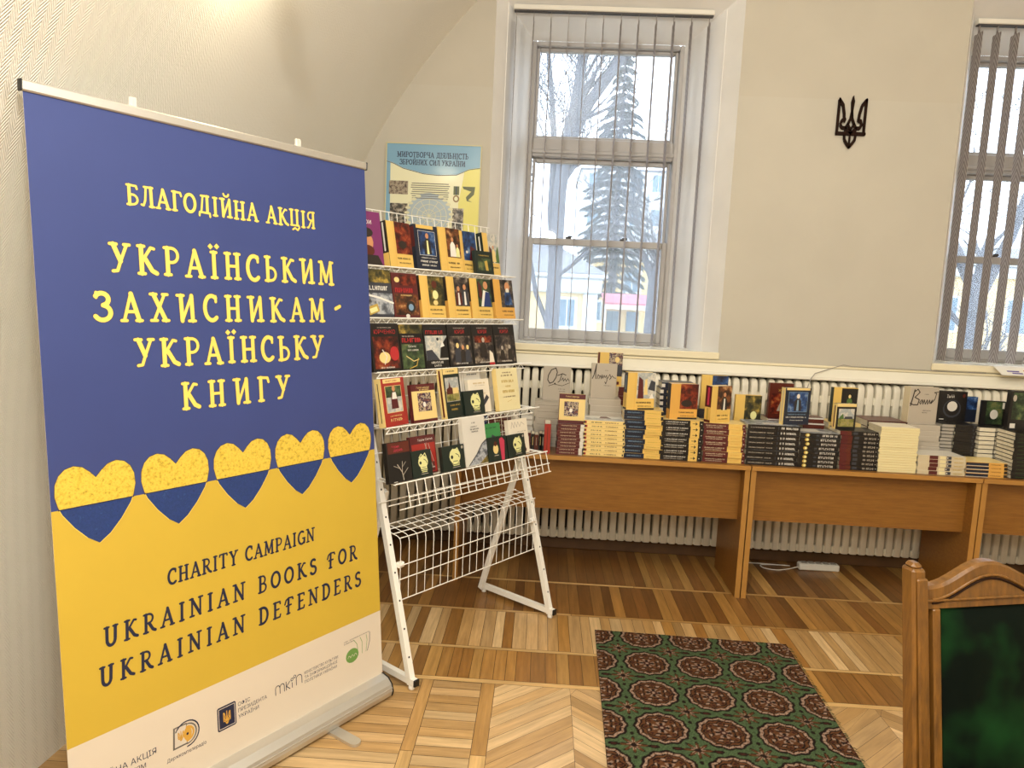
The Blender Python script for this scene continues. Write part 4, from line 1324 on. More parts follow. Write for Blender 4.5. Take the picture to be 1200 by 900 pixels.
for s0, s1, h, lb, art, ex in ((.283, .429, .188, 'yellow book with dim candlelit portrait on the second rack row', 'art_olive', [('e', 'lemon', .62, .55, .12, .14), ('e', 'brown', .60, .80, .11, .12), ('e', 'honey', .60, .36, .1, .08)]),
      (.449, .596, .192, 'yellow book with two standing folk figures on the second rack row', 'art_dark', figure(.52, .32, .9, 'brown', 'skin', 'white')+figure(.80, .32, 1.0, 'slate', 'skin', 'white')),
      (.607, .756, .192, 'yellow book with man in blue waistcoat on the second rack row', 'art_green', [('p', 'white', [(.46, .3), (.95, .3), (.9, .66), (.62, .72)]), ('p', 'blue', [(.58, .3), (.95, .3), (.9, .66), (.72, .68)]), ('p', 'maroon', [(.4, .55), (.52, .5), (.56, .8), (.4, .95)]), ('e', 'skin', .74, .84, .11, .13)]),
      (.778, .926, .196, 'amber book with bearded man in blue at right end of second row', 'art_dark', [('e', 'skin', .70, .82, .13, .16), ('e', 'light', .70, .72, .09, .09), ('p', 'art_blue', [(.5, .35), (.92, .35), (.84, .68), (.56, .68)])])):
    rack_book(1, s0, s1, h, .030, 'book', lb, 'amber' if s0 > .7 else 'yellow', yellow_cover(art, ex), 'amber', [('r', 'ink', 0, .42, 1, 1)])
# third row
rack_book(2, -.038, .112, .197, .026, 'book', 'black book with red glowing picture at left end of third row', 'black', thriller('art_red', [('e', 'crimson', .78, .36, .16, .2), ('e', 'honey', .42, .28, .2, .16), ('s', 'light', [(.4, .14), (.5, .3), (.36, .44)], .03)], word='ЮРЧЕНКО'))
rack_book(2, .116, .249, .193, .026, 'book', 'dark green book with red title and painted strip on third row', 'black',
  [('r', 'art_olive', 0, .80, 1, 1), ('r', 'art_green', .04, .02, .96, .56), ('g', 'crimson', .08, .60, .84, .10), ('g', 'grey', .1, .72, .5, .03), ('t', 'light', 'Батько', .24, .49, .5, .05), ('g', 'light', .22, .41, .55, .035), ('s', 'honey', [(.2, .30), (.5, .18), (.72, .22)], .025), ('s', 'gold', [(.7, .24), (.6, .08), (.3, .02)], .03)])
rack_book(2, .253, .394, .193, .026, 'book', 'black and white book with dark horseman silhouette on third row', 'black',
  [('r', 'art_sky', .05, .18, 1, .74), ('g', 'crimson', .1, .78, .8, .08), ('g', 'slate', .3, .90, .45, .025), ('p', 'black', [(.62, .22), (1, .22), (1, .72), (.86, .62), (.7, .5)]), ('e', 'black', .58, .66, .05, .05), ('p', 'white', [(.66, .46), (.86, .5), (.78, .62)]), ('p', 'slate', [(.05, .18), (.6, .18), (.3, .42), (.05, .4)]), ('g', 'light', .22, .10, .5, .05), ('g', 'light', .34, .03, .3, .045)])
for s0, s1, lb, art, ex in ((.402, .557, 'black book with group of pale soldiers under red title, third row', 'art_dark', figure(.36, .1, .9, 'slate', 'honey')+figure(.58, .1, .8, 'ink', 'skin')+figure(.78, .1, .8, 'slate', 'honey')),
     (.560, .712, 'black book with red sky and white-shirted figure, third row', 'art_dark', [('r', 'art_red', .1, .55, .9, .72)]+figure(.5, .22, .9, 'ink', 'grey')+[('p', 'pale', [(.7, .02), (.95, .02), (.9, .28), (.76, .36)]), ('r', 'crimson', .7, .0, .95, .06)]),
     (.717, .874, 'black book with dim grey fighters at right end of third row', 'art_dark', figure(.34, .1, .7, 'ink', 'grey')+figure(.7, .1, .75, 'ink', 'grey'))):
    rack_book(2, s0, s1, .194, .026, 'book', lb, 'black', thriller(art, ex, word='ЮРІЙ'))
# fourth row
rack_book(3, -.035, .107, .197, .034, 'book', 'red book with peasant woman picture at left end of fourth row', 'red',
  [('r', 'honey', .1, .90, .86, .985), ('g', 'red', .2, .925, .5, .03), ('f', 'honey', .14, .28, .84, .84, .02), ('r', 'art_sky', .16, .29, .82, .60), ('r', 'art_green', .16, .60, .82, .83)]+figure(.50, .36, .95, 'maroon', 'skin')+[('p', 'white', [(.40, .56), (.62, .56), (.58, .70), (.44, .70)]), ('g', 'honey', .24, .20, .5, .025), ('g', 'honey', .24, .10, .54, .06)], 'honey', [('s', 'ink', [(.5, .1), (.5, .9)], .12)], rz=.14)
rack_book(3, .128, .266, .162, .020, 'book', 'cream book with maroon bands and crowd photograph on fourth rack row', 'honey',
  [('r', 'maroon', 0, .82, 1, 1), ('r', 'maroon', 0, 0, 1, .07), ('t', 'honey', 'Голос народу', .08, .885, .84, .05), ('g', 'honey', .34, .835, .4, .03), ('r', 'art_crowd', .24, .28, .80, .76), ('e', 'white', .5, .46, .06, .08)], spine='maroon')
rack_book(3, .318, .438, .222, .032, 'book', 'dark green book with castle photograph and honey spine on fourth row', 'dark_green',
  [('r', 'honey', .04, .88, .96, 1.0), ('g', 'ink', .2, .92, .55, .03), ('r', 'art_field', .10, .34, .88, .54), ('r', 'art_sky', .10, .54, .88, .80), ('p', 'brown', [(.14, .48), (.5, .48), (.5, .60), (.40, .62), (.34, .74), (.28, .62), (.14, .58)]), ('p', 'honey', [(.5, .48), (.84, .48), (.84, .60), (.5, .60)]), ('f', 'light', .09, .33, .89, .81, .012), ('g', 'gold', .25, .24, .6, .03), ('g', 'gold', .3, .15, .4, .04)], 'honey', [('s', 'brown', [(.5, .05), (.5, .95)], .3)], rz=.12)
rack_book(3, .443, .577, .113, .018, 'small_book', 'small dark green pocket book with pale mask drawing on the fourth row', 'dark_green', MASK)
rack_book(3, .508, .652, .158, .020, 'book', 'white book with binoculars picture half behind small green book', 'pale',
  [('g', 'gold', .25, .86, .55, .04), ('g', 'grey', .3, .80, .5, .02), ('g', 'gold', .4, .55, .4, .03), ('p', 'slate', [(.50, .2), (.62, .14), (.95, .42), (.84, .52)]), ('p', 'ink', [(.36, .25), (.48, .22), (.52, .46), (.42, .50)]), ('p', 'maroon', [(.42, .04), (.7, .04), (.62, .16), (.48, .16)])], layer=1)
rack_book(3, .485, .628, .218, .018, 'book', 'light grey book at the back of the fourth rack row', 'light',
  [('g', 'slate', .5, .90, .4, .03), ('g', 'slate', .35, .80, .5, .035), ('s', 'grey', [(.1, .05), (.1, .97)], .03), ('s', 'grey', [(.2, .05), (.2, .97)], .02)], layer=2)
rack_book(3, .679, .838, .205, .026, 'book', 'cream yellow book with brown lettering at right end of fourth row', 'cream',
  [('g', 'brown', .3, .88, .4, .03), ('g', 'brown', .22, .81, .56, .035), ('g', 'gold', .22, .66, .56, .06), ('g', 'gold', .38, .55, .24, .04), ('g', 'gold', .22, .42, .56, .06), ('g', 'brown', .24, .31, .55, .025), ('s', 'gold', [(.4, .2), (.6, .24)], .01)], spine='honey')
# fifth row
rack_book(4, -.055, .069, .163, .022, 'book', 'black book with white bare tree at left end of lowest rack row', 'black',
  [('r', 'brown', .06, .72, .98, .99), ('t', 'pink', 'Чорна', .14, .86, .5, .06), ('t', 'pink', 'дерев', .18, .77, .62, .07), ('s', 'grey', [(.62, .04), (.58, .24), (.40, .44)], .03), ('s', 'grey', [(.58, .24), (.62, .5)], .022), ('s', 'grey', [(.60, .16), (.84, .32)], .02), ('s', 'grey', [(.5, .33), (.24, .42)], .016), ('s', 'grey', [(.59, .36), (.76, .48)], .016), ('r', 'light', .18, .015, .34, .03)])
SG = [(.074, .184, .112, 'leftmost small dark green pocket book with pale mask on lowest rack row', 0), (.249, .386, .108, 'wider small dark green mask pocket book beside the tall grey book', 0), (.686, .816, .108, 'small dark green mask pocket book at right end of lowest row', 0)]
for s0, s1, h, lb, ly in SG:
    rack_book(4, s0, s1, h, .020, 'small_book', lb, 'dark_green', MASK+([('e', 'grey', .9, .88, .05, .05)] if s0 > .2 else []))
rack_book(4, .100, .243, .164, .020, 'book', 'dark red book with crossed sticks on the lowest rack row', 'maroon',
  [('r', 'red', .04, .04, .97, .80), ('r', 'maroon', .1, .06, .9, .3), ('t', 'white', 'Тедвін Святий', .24, .87, .7, .055), ('s', 'grey', [(.50, .2), (.62, .80)], .02), ('s', 'grey', [(.80, .18), (.56, .80)], .02), ('s', 'grey', [(.86, .3), (.70, .78)], .02), ('g', 'white', .5, .14, .4, .03), ('e', 'crimson', .66, .44, .08, .06)], layer=1)
rack_book(4, .391, .538, .221, .026, 'book', 'tall light grey book with dark photo corner on the lowest rack row', 'light',
  [('g', 'ink', .42, .86, .16, .03), ('g', 'ink', .36, .78, .3, .028), ('g', 'ink', .30, .73, .42, .028), ('g', 'ink', .38, .68, .28, .028), ('p', 'art_steel', [(.12, .02), (1, .02), (1, .5), (.78, .42), (.5, .22)]), ('p', 'art_olive', [(.6, .02), (1, .02), (1, .18)]), ('s', 'ink', [(.12, .02), (.5, .22), (.78, .42), (1, .5)], .025)])
rack_book(4, .553, .676, .170, .020, 'book', 'bright green topped book behind small dark books on lowest row', 'green', [('p', 'slate', [(.3, .3), (.8, .3), (.7, .62), (.5, .7)]), ('g', 'dark_green', .2, .86, .6, .04)], layer=1)
rack_book(4, .545, .678, .112, .020, 'small_book', 'small dark green pocket book with a crimson ribbon on lowest row', 'dark_green', [('e', 'honey', .40, .50, .14, .17), ('e', 'brown', .40, .72, .08, .09), ('r', 'grey', .3, .22, .52, .25), ('p', 'pink', [(.66, .0), (.82, .0), (.9, .8), (.78, .95), (.62, .9), (.64, .5)])])
rack_book(4, .735, .883, .172, .022, 'book', 'white book with grey script and small brown animal, lowest rack row', 'pale', [('s', 'grey', [(.15, .75), (.22, .93), (.3, .76), (.36, .93), (.44, .78), (.52, .92), (.6, .78), (.7, .9), (.84, .82)], .02), ('g', 'grey', .45, .62, .45, .03), ('e', 'brown', .72, .1, .12, .09), ('p', 'brown', [(.7, .12), (.8, .14), (.78, .28), (.7, .2)])], layer=1)

# ---- lying piles on the desks
DT = .7556
ORD = {2: 'second', 3: 'third', 4: 'fourth', 5: 'fifth', 6: 'sixth', 7: 'seventh', 8: 'eighth', 9: 'ninth', 10: 'tenth', 11: 'eleventh', 12: 'twelfth', 13: 'thirteenth', 14: 'fourteenth', 15: 'fifteenth', 16: 'sixteenth', 17: 'seventeenth', 18: 'eighteenth'}
pile_rnd = random.Random(33)
def pile(desc, x0, x1, yf, n, t, D, cover, sart=(), top=None, tart=(), z0=DT, fore=False, pages='page_edge', jit=.004, turn=.012, shift_top=0.0, tail=None):
    """n equal books lying flat, spines (or page edges) to the room"""
    L = x1-x0
    cv, tp = B_(cover), B_(top or cover); k = .0015
    def cover_mesh(tp_, art):
        c = MB()
        c.box(-L/2, L/2, 0, D, 0, k, cv); c.box(-L/2, L/2, 0, D, t-k, t, tp_)
        if not fore: c.box(-L/2, L/2, -.0004, k, 0.0, t, cv)
        else: c.box(-L/2, L/2, D-k, D+.0004, 0.0, t, cv)
        if not fore: draw(c, lambda x, z, l: (-L/2+x, -.0004-.0002*(l+1), z), L, t, sart, brnd)
        draw(c, lambda x, z, l: (-L/2+x, z, t+.0001*(l+1)), L, D, art, brnd)
        return c
    p = MB()
    p.box(-L/2+.002, L/2-.002, .002 if fore else k+.0002, D-(k+.0002 if fore else .002), k+.0001, t-k-.0001, pages)
    cm = pm = None
    z = z0
    for i in range(n):
        word = 'lowest book' if i == 0 else ('topmost book' if i == n-1 else '%s book up' % ORD[i+1])
        last = i == n-1
        e = thing('stacked_book', '%s in the %s' % (word, desc), 'book', ((x0+x1)/2+pile_rnd.uniform(-jit, jit), yf+pile_rnd.uniform(0, jit*1.5)+(shift_top if last else 0), z), (0, 0, pile_rnd.uniform(-turn, turn)), desc)
        if last and tart:
            cover_mesh(tp, tart).build('cover', e)
        elif cm is None: cm = cover_mesh(tp, ()).build('cover', e)
        else: o = cm.copy(); C.objects.link(o); o.parent = e
        if pm is None: pm = p.build('page_block', e)
        else: o = pm.copy(); C.objects.link(o); o.parent = e
        z += t+.0004
    return z
def hand(pts, w, m='ink'): return ('s', m, pts, w*1.55)

# left end of the first desk, seen through the rack
pile('blue speckled pile at the left desk end', -.432, -.285, 3.945, 6, .026, .2, 'blue', [('r', 'grey', .55, .1, .8, .9), ('e', 'light', .2, .5, .02, .02), ('e', 'light', .4, .5, .02, .02)])
pile('maroon pile behind the rack on the first desk', -.275, -.110, 3.96, 7, .0252, .14, 'maroon', [('g', 'beige', .2, .3, .5, .4)])
pile('pale lilac pile between rack and tall grey pile', -.098, -.030, 4.14, 5, .034, .12, 'light', [('r', 'grey', 0, .2, 1, .5)])
for i, (c, w_) in enumerate((('maroon', .022), ('black', .02), ('brown', .021), ('black', .019), ('dark_green', .030))):
    nm = ['leftmost maroon', 'first black', 'brown', 'second black', 'wide dark green'][i]
    x = -.036+sum((.022, .02, .021, .019, .030)[:i])+i*.0008
    standing_book('small_book', '%s pocket book standing spine out below the tall grey pile' % nm, (x, 4.02+.0475, DT), math.pi/2, .095, .095-.004*(i % 3), w_, c, [], c, [('s', 'honey' if i % 2 else 'grey', [(.5, .3), (.5, .8)], .14)], group='row of pocket books on the first desk')
za = pile('tall grey pile beside the rack on first desk', -.020, .180, 4.13, 7, .0366, .165, 'grey', [('s', 'slate', [(.1, .5), (.9, .5)], .006)], jit=.006)
standing_book('book', 'grey book with large handwritten O on the grey pile beside rack', (.100, 4.235, za), .06, .160, .200, .030, 'grey', [hand([(.42, .95), (.28, .90), (.18, .74), (.16, .60), (.24, .50), (.36, .54), (.46, .68), (.50, .84), (.44, .96)], .022), hand([(.42, .50), (.44, .50)], .03), hand([(.52, .74), (.70, .80), (.82, .76)], .02), hand([(.68, .80), (.60, .58), (.54, .54)], .018), hand([(.66, .60), (.72, .68), (.74, .58), (.80, .66), (.84, .58), (.90, .66), (.96, .58)], .014), hand([(.20, .42), (.40, .48), (.70, .44), (.98, .54)], .012), ('g', 'slate', .56, .33, .25, .02), ('g', 'slate', .6, .26, .24, .02)])
standing_book('book', 'red book standing spine out at left end of the maroon stack', (.074, 3.94+.07, DT), math.pi/2, .14, .166, .034, 'red', [], 'red', [('s', 'brown', [(.5, .12), (.5, .88)], .10)])
zb = pile('maroon stack at the left front of the first desk', .112, .256, 3.94, 9, .0186, .19, 'maroon', [('r', 'light', .86, 0, 1, 1), ('g', 'beige', .12, .35, .6, .3), ('s', 'grey', [(0, .97), (.86, .97)], .004)])
standing_book('book', 'beige book with maroon bands standing on the maroon stack', (.186, 3.972, zb), .02, .145, .163, .022, 'honey', [('r', 'maroon', 0, .83, 1, 1), ('r', 'maroon', 0, 0, 1, .10), ('t', 'honey', 'Голос народу', .08, .89, .84, .05), ('r', 'art_crowd', .2, .24, .74, .74), ('e', 'white', .46, .44, .06, .08)], spine='maroon', lean=.06)
pile('cream stack of nine beside the maroon stack', .258, .484, 3.94, 9, .0217, .17, 'honey', [('r', 'red', .0, .2, .07, .8), ('r', 'ink', .0, .2, .035, .8), ('g', 'ink', .18, .35, .26, .3), ('g', 'brown', .52, .35, .32, .28), ('r', 'gold', 0, 0, 1, .06), ('r', 'ink', .955, .25, .985, .75)], top='white', tart=[('r', 'art_sky', .05, .08, .95, .5), ('p', 'brown', [(.4, .5), (.7, .5), (.6, .9), (.45, .85)])])
zc = pile('grey pile behind the cream stack', .292, .474, 4.125, 8, .0366, .15, 'grey', [('s', 'light', [(.0, .9), (1, .9)], .006)], jit=.006)
standing_book('book', 'grey book with handwritten title on the pile behind cream stack', (.368, 4.155, zc), .02, .146, .201, .026, 'grey', [hand([(.04, .56), (.10, .66), (.18, .98), (.16, .72), (.18, .56)], .022), hand([(.24, .56), (.26, .68), (.34, .62), (.30, .56), (.36, .66), (.40, .56), (.42, .68), (.46, .58), (.50, .67), (.54, .60), (.60, .67), (.62, .52), (.58, .42), (.54, .48)], .016), hand([(.64, .58), (.72, .70), (.78, .60), (.72, .55), (.82, .66), (.9, .6), (.97, .6)], .016), ('g', 'slate', .5, .36, .3, .02), ('g', 'slate', .52, .80, .14, .015)])
zd = pile('mixed cream and maroon pile against the radiator', .345, .515, 4.28, 13, .0268, .118, 'beige', [('r', 'maroon', .72, 0, 1, 1), ('g', 'maroon', .2, .3, .4, .4)])
standing_book('book', 'yellow book with crowded painting highest on the first desk', (.412, 4.30, zd), .02, .148, .198, .026, 'yellow', [('r', 'maroon', 0, .1, .08, 1), ('r', 'art_crowd', .45, .30, 1, 1), ('e', 'honey', .78, .8, .09, .12), ('p', 'slate', [(.7, .3), (1, .3), (1, .6), (.8, .66)]), ('r', 'maroon', .6, .05, .9, .14)])
ze = pile('navy and yellow stack on the first desk', .478, .692, 3.94, 10, .0264, .16, 'yellow', [('r', 'navy', 0, 0, .52, 1), ('g', 'sky', .08, .4, .36, .22), ('g', 'gold', .58, .36, .34, .2), ('r', 'ink', .94, .1, 1, .9)], jit=.009, turn=.03)
standing_book('book', 'yellow book with bright street painting on the navy and yellow stack', (.560, 3.975, ze), .30, .165, .205, .046, 'yellow', yellow_cover('art_sky', [('p', 'maroon', [(.38, .3), (.6, .3), (.55, .8), (.4, .9)]), ('p', 'honey', [(.6, .4), (.74, .4), (.7, .85), (.62, .8)]), ('p', 'slate', [(.74, .55), (1, .5), (1, .75), (.85, .8)]), ('p', 'white', [(.8, .3), (.98, .3), (.9, .45)])], low=.3)+[('r', 'ink', .4, .0, 1, .04)], 'yellow', [('r', 'navy', 0, .45, 1, 1), ('s', 'sky', [(.5, .55), (.5, .9)], .2), ('s', 'gold', [(.5, .08), (.5, .4)], .15), ('r', 'ink', 0, 0, 1, .05)])
zf_ = pile('tall navy pile behind the black and yellow stack', .690, .880, 4.105, 12, .0338, .15, 'navy', [('r', 'light', 0, .2, .10, .8), ('r', 'honey', .2, .3, .48, .7), ('r', 'blue', .5, .2, .9, .8)], jit=.006)
zg = pile('black and yellow stack with arrow squares on the first desk', .684, .908, 3.94, 7, .0318, .155, 'black', [('g', 'light', .09, .55, .55, .2), ('g', 'grey', .09, .2, .5, .18), ('r', 'yellow', .68, 0, .90, 1), ('s', 'ink', [(.74, .5), (.82, .5)], .012), ('p', 'ink', [(.81, .2), (.86, .5), (.81, .8)]), ('e', 'light', .95, .5, .012, .012)], top='honey')
standing_book('book', 'amber book with red rider painting on the black and yellow stack', (.800, 3.985, zg), .18, .160, .196, .046, 'amber', yellow_cover('art_red', [('e', 'ink', .6, .45, .2, .12)], left=.36)+[('r', 'ink', .3, 0, 1, .05)], 'navy', [('r', 'amber', 0, 0, 1, .28)])
zh = pile('maroon and yellow stack in the middle of the desks', .912, 1.140, 3.94, 7, .0306, .155, 'maroon', [('g', 'beige', .06, .5, .48, .2), ('g', 'beige', .08, .18, .4, .16), ('r', 'yellow', .60, 0, .93, 1), ('g', 'amber', .66, .36, .22, .22), ('e', 'light', .965, .5, .012, .012)], jit=.007, top='honey')
standing_book('book', 'yellow book with maroon spine and brown painting on the maroon stack', (1.005, 3.99, zh), .50, .142, .203, .048, 'yellow', yellow_cover('art_brown', figure(.66, .34, .95, 'ink', 'skin', 'white'), left=.30, low=.36), 'yellow', [('r', 'maroon', 0, .42, 1, 1), ('s', 'pink', [(.5, .5), (.5, .92)], .3), ('s', 'gold', [(.5, .1), (.5, .36)], .3), ('r', 'maroon', 0, 0, 1, .07)])
zi = pile('slate pile behind the maroon and yellow stack', .895, 1.085, 4.15, 7, .0372, .15, 'slate', [('s', 'black', [(0, .95), (1, .95)], .012)])
standing_book('book', 'yellow book with deep blue painting on slate pile by radiator', (1.010, 4.185, zi), .03, .152, .195, .026, 'yellow', yellow_cover('art_blue', [('p', 'ink', [(.4, .36), (.6, .36), (.52, .6)])], left=.40, low=.34)+[('r', 'ink', .5, .02, .9, .1)])
zj = pile('honey pile behind the big black stack', 1.112, 1.292, 4.13, 5, .031, .15, 'honey', [('g', 'ink', .2, .3, .5, .3)])
standing_book('book', 'yellow book with dark olive painting behind the big black stack', (1.205, 4.165, zj), .03, .150, .200, .026, 'yellow', [('r', 'art_olive', .36, .06, 1, .99), ('e', 'lemon', .72, .42, .12, .16), ('e', 'honey', .6, .20, .08, .08)])
zk = pile('big black stack with white lettering on the middle desk', 1.146, 1.428, 3.94, 8, .0275, .18, 'black', [('g', 'grey', .05, .36, .46, .2), ('r', 'slate', .58, .2, .60, .8), ('g', 'white', .64, .28, .32, .42)], top='art_steel', tart=[('r', 'light', .35, .2, .8, .5)], jit=.005)
zl = pile('reddish pile behind the navy portrait book', 1.312, 1.470, 4.135, 8, .0288, .15, 'maroon', [('r', 'light', 0, .7, 1, .9)])
standing_book('book', 'red-brown book with pale seated figure behind navy portrait book', (1.388, 4.17, zl), .10, .140, .20, .026, 'brown', [('r', 'art_red', .1, .12, .95, .7), ('t', 'gold', 'Жан', .2, .76, .6, .07), ('p', 'grey', [(.35, .2), (.75, .2), (.65, .48), (.5, .5)]), ('e', 'pale', .58, .55, .09, .1), ('r', 'maroon', .3, .04, .9, .08)], pages='page_edge')
standing_book('book', 'navy book with framed portrait standing on the big black stack', (1.455-.03, 4.01, zk), .26, .160, .205, .034, 'navy', [('r', 'honey', .06, .94, .96, 1.0), ('r', 'art_blue', .16, .36, .88, .88), ('f', 'sky', .15, .35, .89, .89, .012)]+figure(.52, .38, .9, 'ink', 'pale', 'sky')+[('g', 'sky', .16, .27, .7, .025), ('g', 'light', .1, .19, .8, .035), ('g', 'light', .26, .11, .5, .025)], 'honey', [('s', 'beige', [(.5, .1), (.5, .9)], .3)])
pile('small red and white pile behind the gold-lettered stack', 1.505, 1.625, 4.12, 8, .0312, .10, 'brown', [('r', 'light', 0, .7, 1, .95)])
pile('gold-spotted dark stack on the middle desk', 1.432, 1.648, 3.94, 8, .0236, .155, 'black', [('e', 'gold', .18, .5, .055, .045), ('e', 'lemon', .19, .5, .03, .03), ('g', 'light', .52, .24, .40, .5), ('r', 'slate', .4, .3, .47, .7)], top='art_steel', tart=[('r', 'light', .05, .3, .6, .9)], jit=.006)
zm = pile('maroon-ended dark stack beside the tall cream stack', 1.652, 1.856, 3.94, 9, .0234, .155, 'black', [('r', 'maroon', 0, 0, .28, 1), ('r', 'brown', .18, 0, .29, 1), ('r', 'slate', .34, .2, .46, .8), ('g', 'grey', .55, .26, .36, .46), ('e', 'light', .96, .5, .01, .01)], jit=.006)
standing_book('book', 'dark book with castle photograph on the maroon-ended stack', (1.692, 4.0, zm), .22, .122, .142, .030, 'black', [('r', 'honey', .02, .88, .98, 1), ('r', 'art_field', .12, .1, .9, .42), ('r', 'art_sky', .12, .42, .9, .8), ('p', 'leaf', [(.14, .4), (.4, .4), (.34, .62), (.2, .5)]), ('p', 'slate', [(.4, .4), (.85, .4), (.8, .5), (.45, .5)])], 'honey', [('s', 'brown', [(.5, .1), (.5, .9)], .3)])
zn = pile('honey pile behind the castle photograph book', 1.66, 1.84, 4.13, 7, .0322, .15, 'honey', [('g', 'ink', .2, .3, .5, .3)])
standing_book('book', 'yellow and black book with green-lit figure behind the castle book', (1.745, 4.16, zn), .12, .145, .2, .03, 'yellow', [('r', 'black', .34, .1, 1, .98)]+figure(.68, .4, .8, 'leaf', 'honey')+[('e', 'honey', .68, .5, .1, .1)], 'dark_green')
pile('dark brown pile lying behind the tall cream stack', 1.862, 2.083, 4.12, 7, .0358, .2, 'black', [('s', 'brown', [(0, .9), (1, .9)], .02)], top='brown')
pile('tall cream stack on the middle desk', 1.862, 2.066, 3.94, 18, .0134, .165, 'cream', [('s', 'honey', [(0, .95), (1, .95)], .004), ('s', 'gold', [(0, .03), (1, .03)], .0025)], top='pale', jit=.003)
zo = pile('grey pile right of the tall cream stack', 2.090, 2.272, 4.115, 8, .0300, .15, 'grey', [('s', 'light', [(0, .92), (1, .92)], .005)], jit=.006)
standing_book('book', 'grey book with handwritten B title beside the tall cream stack', (2.178, 4.15, zo), .20, .182, .212, .050, 'grey', [hand([(.16, .92), (.12, .74), (.06, .50)], .026), hand([(.14, .86), (.26, .94), (.34, .86), (.18, .72), (.34, .66), (.30, .52), (.14, .52), (.04, .56)], .020), hand([(.42, .66), (.36, .58), (.40, .54), (.46, .66), (.48, .54), (.52, .66), (.56, .54), (.62, .66), (.64, .54), (.70, .66), (.72, .56), (.80, .66), (.76, .56), (.88, .68), (.92, .84), (.84, .86), (.98, .88)], .016), ('g', 'slate', .48, .36, .3, .02), ('g', 'slate', .48, .30, .18, .02), ('g', 'slate', .5, .80, .15, .015)], 'beige')
pile('beige stack with maroon squares on the middle desk', 2.072, 2.326, 3.94, 5, .0206, .165, 'beige', [('r', 'maroon', .24, .04, .42, .96), ('r', 'cream', .46, .1, .58, .9), ('r', 'slate', .60, .1, .70, .9), ('e', 'light', .62, .5, .015, .012), ('g', 'gold', .76, .3, .18, .3)], top='light')
pile('navy and amber stack of four over the desk joint', 2.334, 2.552, 3.94, 4, .0198, .16, 'amber', [('r', 'navy', 0, .12, .55, .88), ('r', 'pale', 0, 0, .55, .12), ('g', 'brown', .6, .38, .26, .22), ('r', 'ink', .92, .1, 1, .9)], top='honey')
zp = pile('grey-edged dark pile left of the thin black pile', 2.283, 2.352, 4.125, 13, .0192, .12, 'black', (), fore=True, pages='page_grey', jit=.003)
zq = pile('thin black pile under the moon cover book', 2.357, 2.475, 4.125, 13, .0192, .15, 'black', [('s', 'slate', [(0, .9), (1, .9)], .006), ('r', 'slate', .84, .2, .93, .8)], jit=.003)
standing_book('book', 'black book with pale moon standing on the dark piles', (2.392, 4.245, max(zp, zq)), .05, .165, .176, .03, 'black', [('e', 'slate', .5, .42, .32, .32), ('e', 'black', .5, .44, .27, .27), ('e', 'light', .5, .50, .18, .18), ('t', 'light', 'Іній', .2, .78, .42, .1), ('e', 'brown', .88, .86, .05, .07), ('r', 'light', .08, .05, .24, .08)])
zr = pile('left pile of white page edges on the middle desk', 2.482, 2.570, 4.105, 10, .0246, .12, 'black', (), fore=True, pages='page_edge', jit=.004, turn=.05)
zs = pile('right pile of white page edges beside the dark ribbed stack', 2.578, 2.668, 4.105, 10, .0246, .12, 'black', (), fore=True, pages='page_edge', jit=.004, turn=.05)
standing_book('book', 'dark blue book leaning between moon book and oval book', (2.508, 4.285, max(zr, zs)), .05, .10, .150, .02, 'navy', [('r', 'art_blue', .3, .5, 1, 1)])
standing_book('book', 'black and green book with pale oval on white page edges', (2.602, 4.205, max(zr, zs)), -.10, .126, .14, .02, 'black', [('r', 'art_green', .2, .05, .9, .97), ('e', 'light', .54, .45, .17, .22), ('r', 'light', .86, .7, .95, .95)])
zt_ = pile('dark ribbed stack at the right edge of the desks', 2.574, 2.795, 3.94, 12, .0207, .155, 'black', [('s', 'leaf', [(.1, .5), (.9, .5)], .006), ('g', 'slate', .3, .3, .5, .3)], jit=.004)
standing_book('book', 'large black book with green tint at the right edge', (2.672, 4.02, zt_), .02, .205, .218, .03, 'black', [('r', 'art_green', .08, .28, .5, .96), ('e', 'grey', .12, .82, .05, .09), ('s', 'grey', [(.72, .9), (.72, .3)], .03), ('s', 'crimson', [(.68, .45), (.68, .12)], .05), ('r', 'light', .06, .06, .2, .18)])
# ------------------------------------------------------------------ small things
def make_power_strip():
    t = thing('power_strip', 'white power strip lying on the floor under the middle desk', 'power strip', (1.80, 4.44, .0005), (0, 0, .01))
    m = MB(); m.rbox(-.125, .125, -.025, .025, 0, .042, 'white_plastic', .006); m.build('housing', t)
    for i in range(5):
        m = MB(); x = -.09+i*.045
        m.rbox(x-.017, x+.017, -.018, .018, .0425, .047, 'page_grey', .002)
        for s in (-1, 1): m.lathe((x+s*.007, 0, .0471), [(.003, 0), (.001, .0002)], 'black_plastic', 6)
        m.build('socket', t)
    m = MB()
    pts = [(-.124, 0, .012), (-.20, -.03, .004), (-.28, -.055, .004), (-.345, -.03, .004), (-.35, .02, .004), (-.28, .035, .004), (-.20, .03, .006), (-.17, .03, .004), (-.32, .045, .004), (-.50, .045, .004), (-.62, .04, .004)]
    fine = []
    for i in range(len(pts)-1):
        p0, p1, p2, p3 = (Vector(pts[max(0, i-1)]), Vector(pts[i]), Vector(pts[i+1]), Vector(pts[min(len(pts)-1, i+2)]))
        for k in range(6):
            u = k/6
            fine.append(.5*((2*p1)+(p2-p0)*u+(2*p0-5*p1+4*p2-p3)*u*u+(3*p1-p0-3*p2+p3)*u**3))
    fine.append(Vector(pts[-1]))
    m.tube(fine, .0032, 'white_plastic', 6); m.build('cable', t)
make_power_strip()

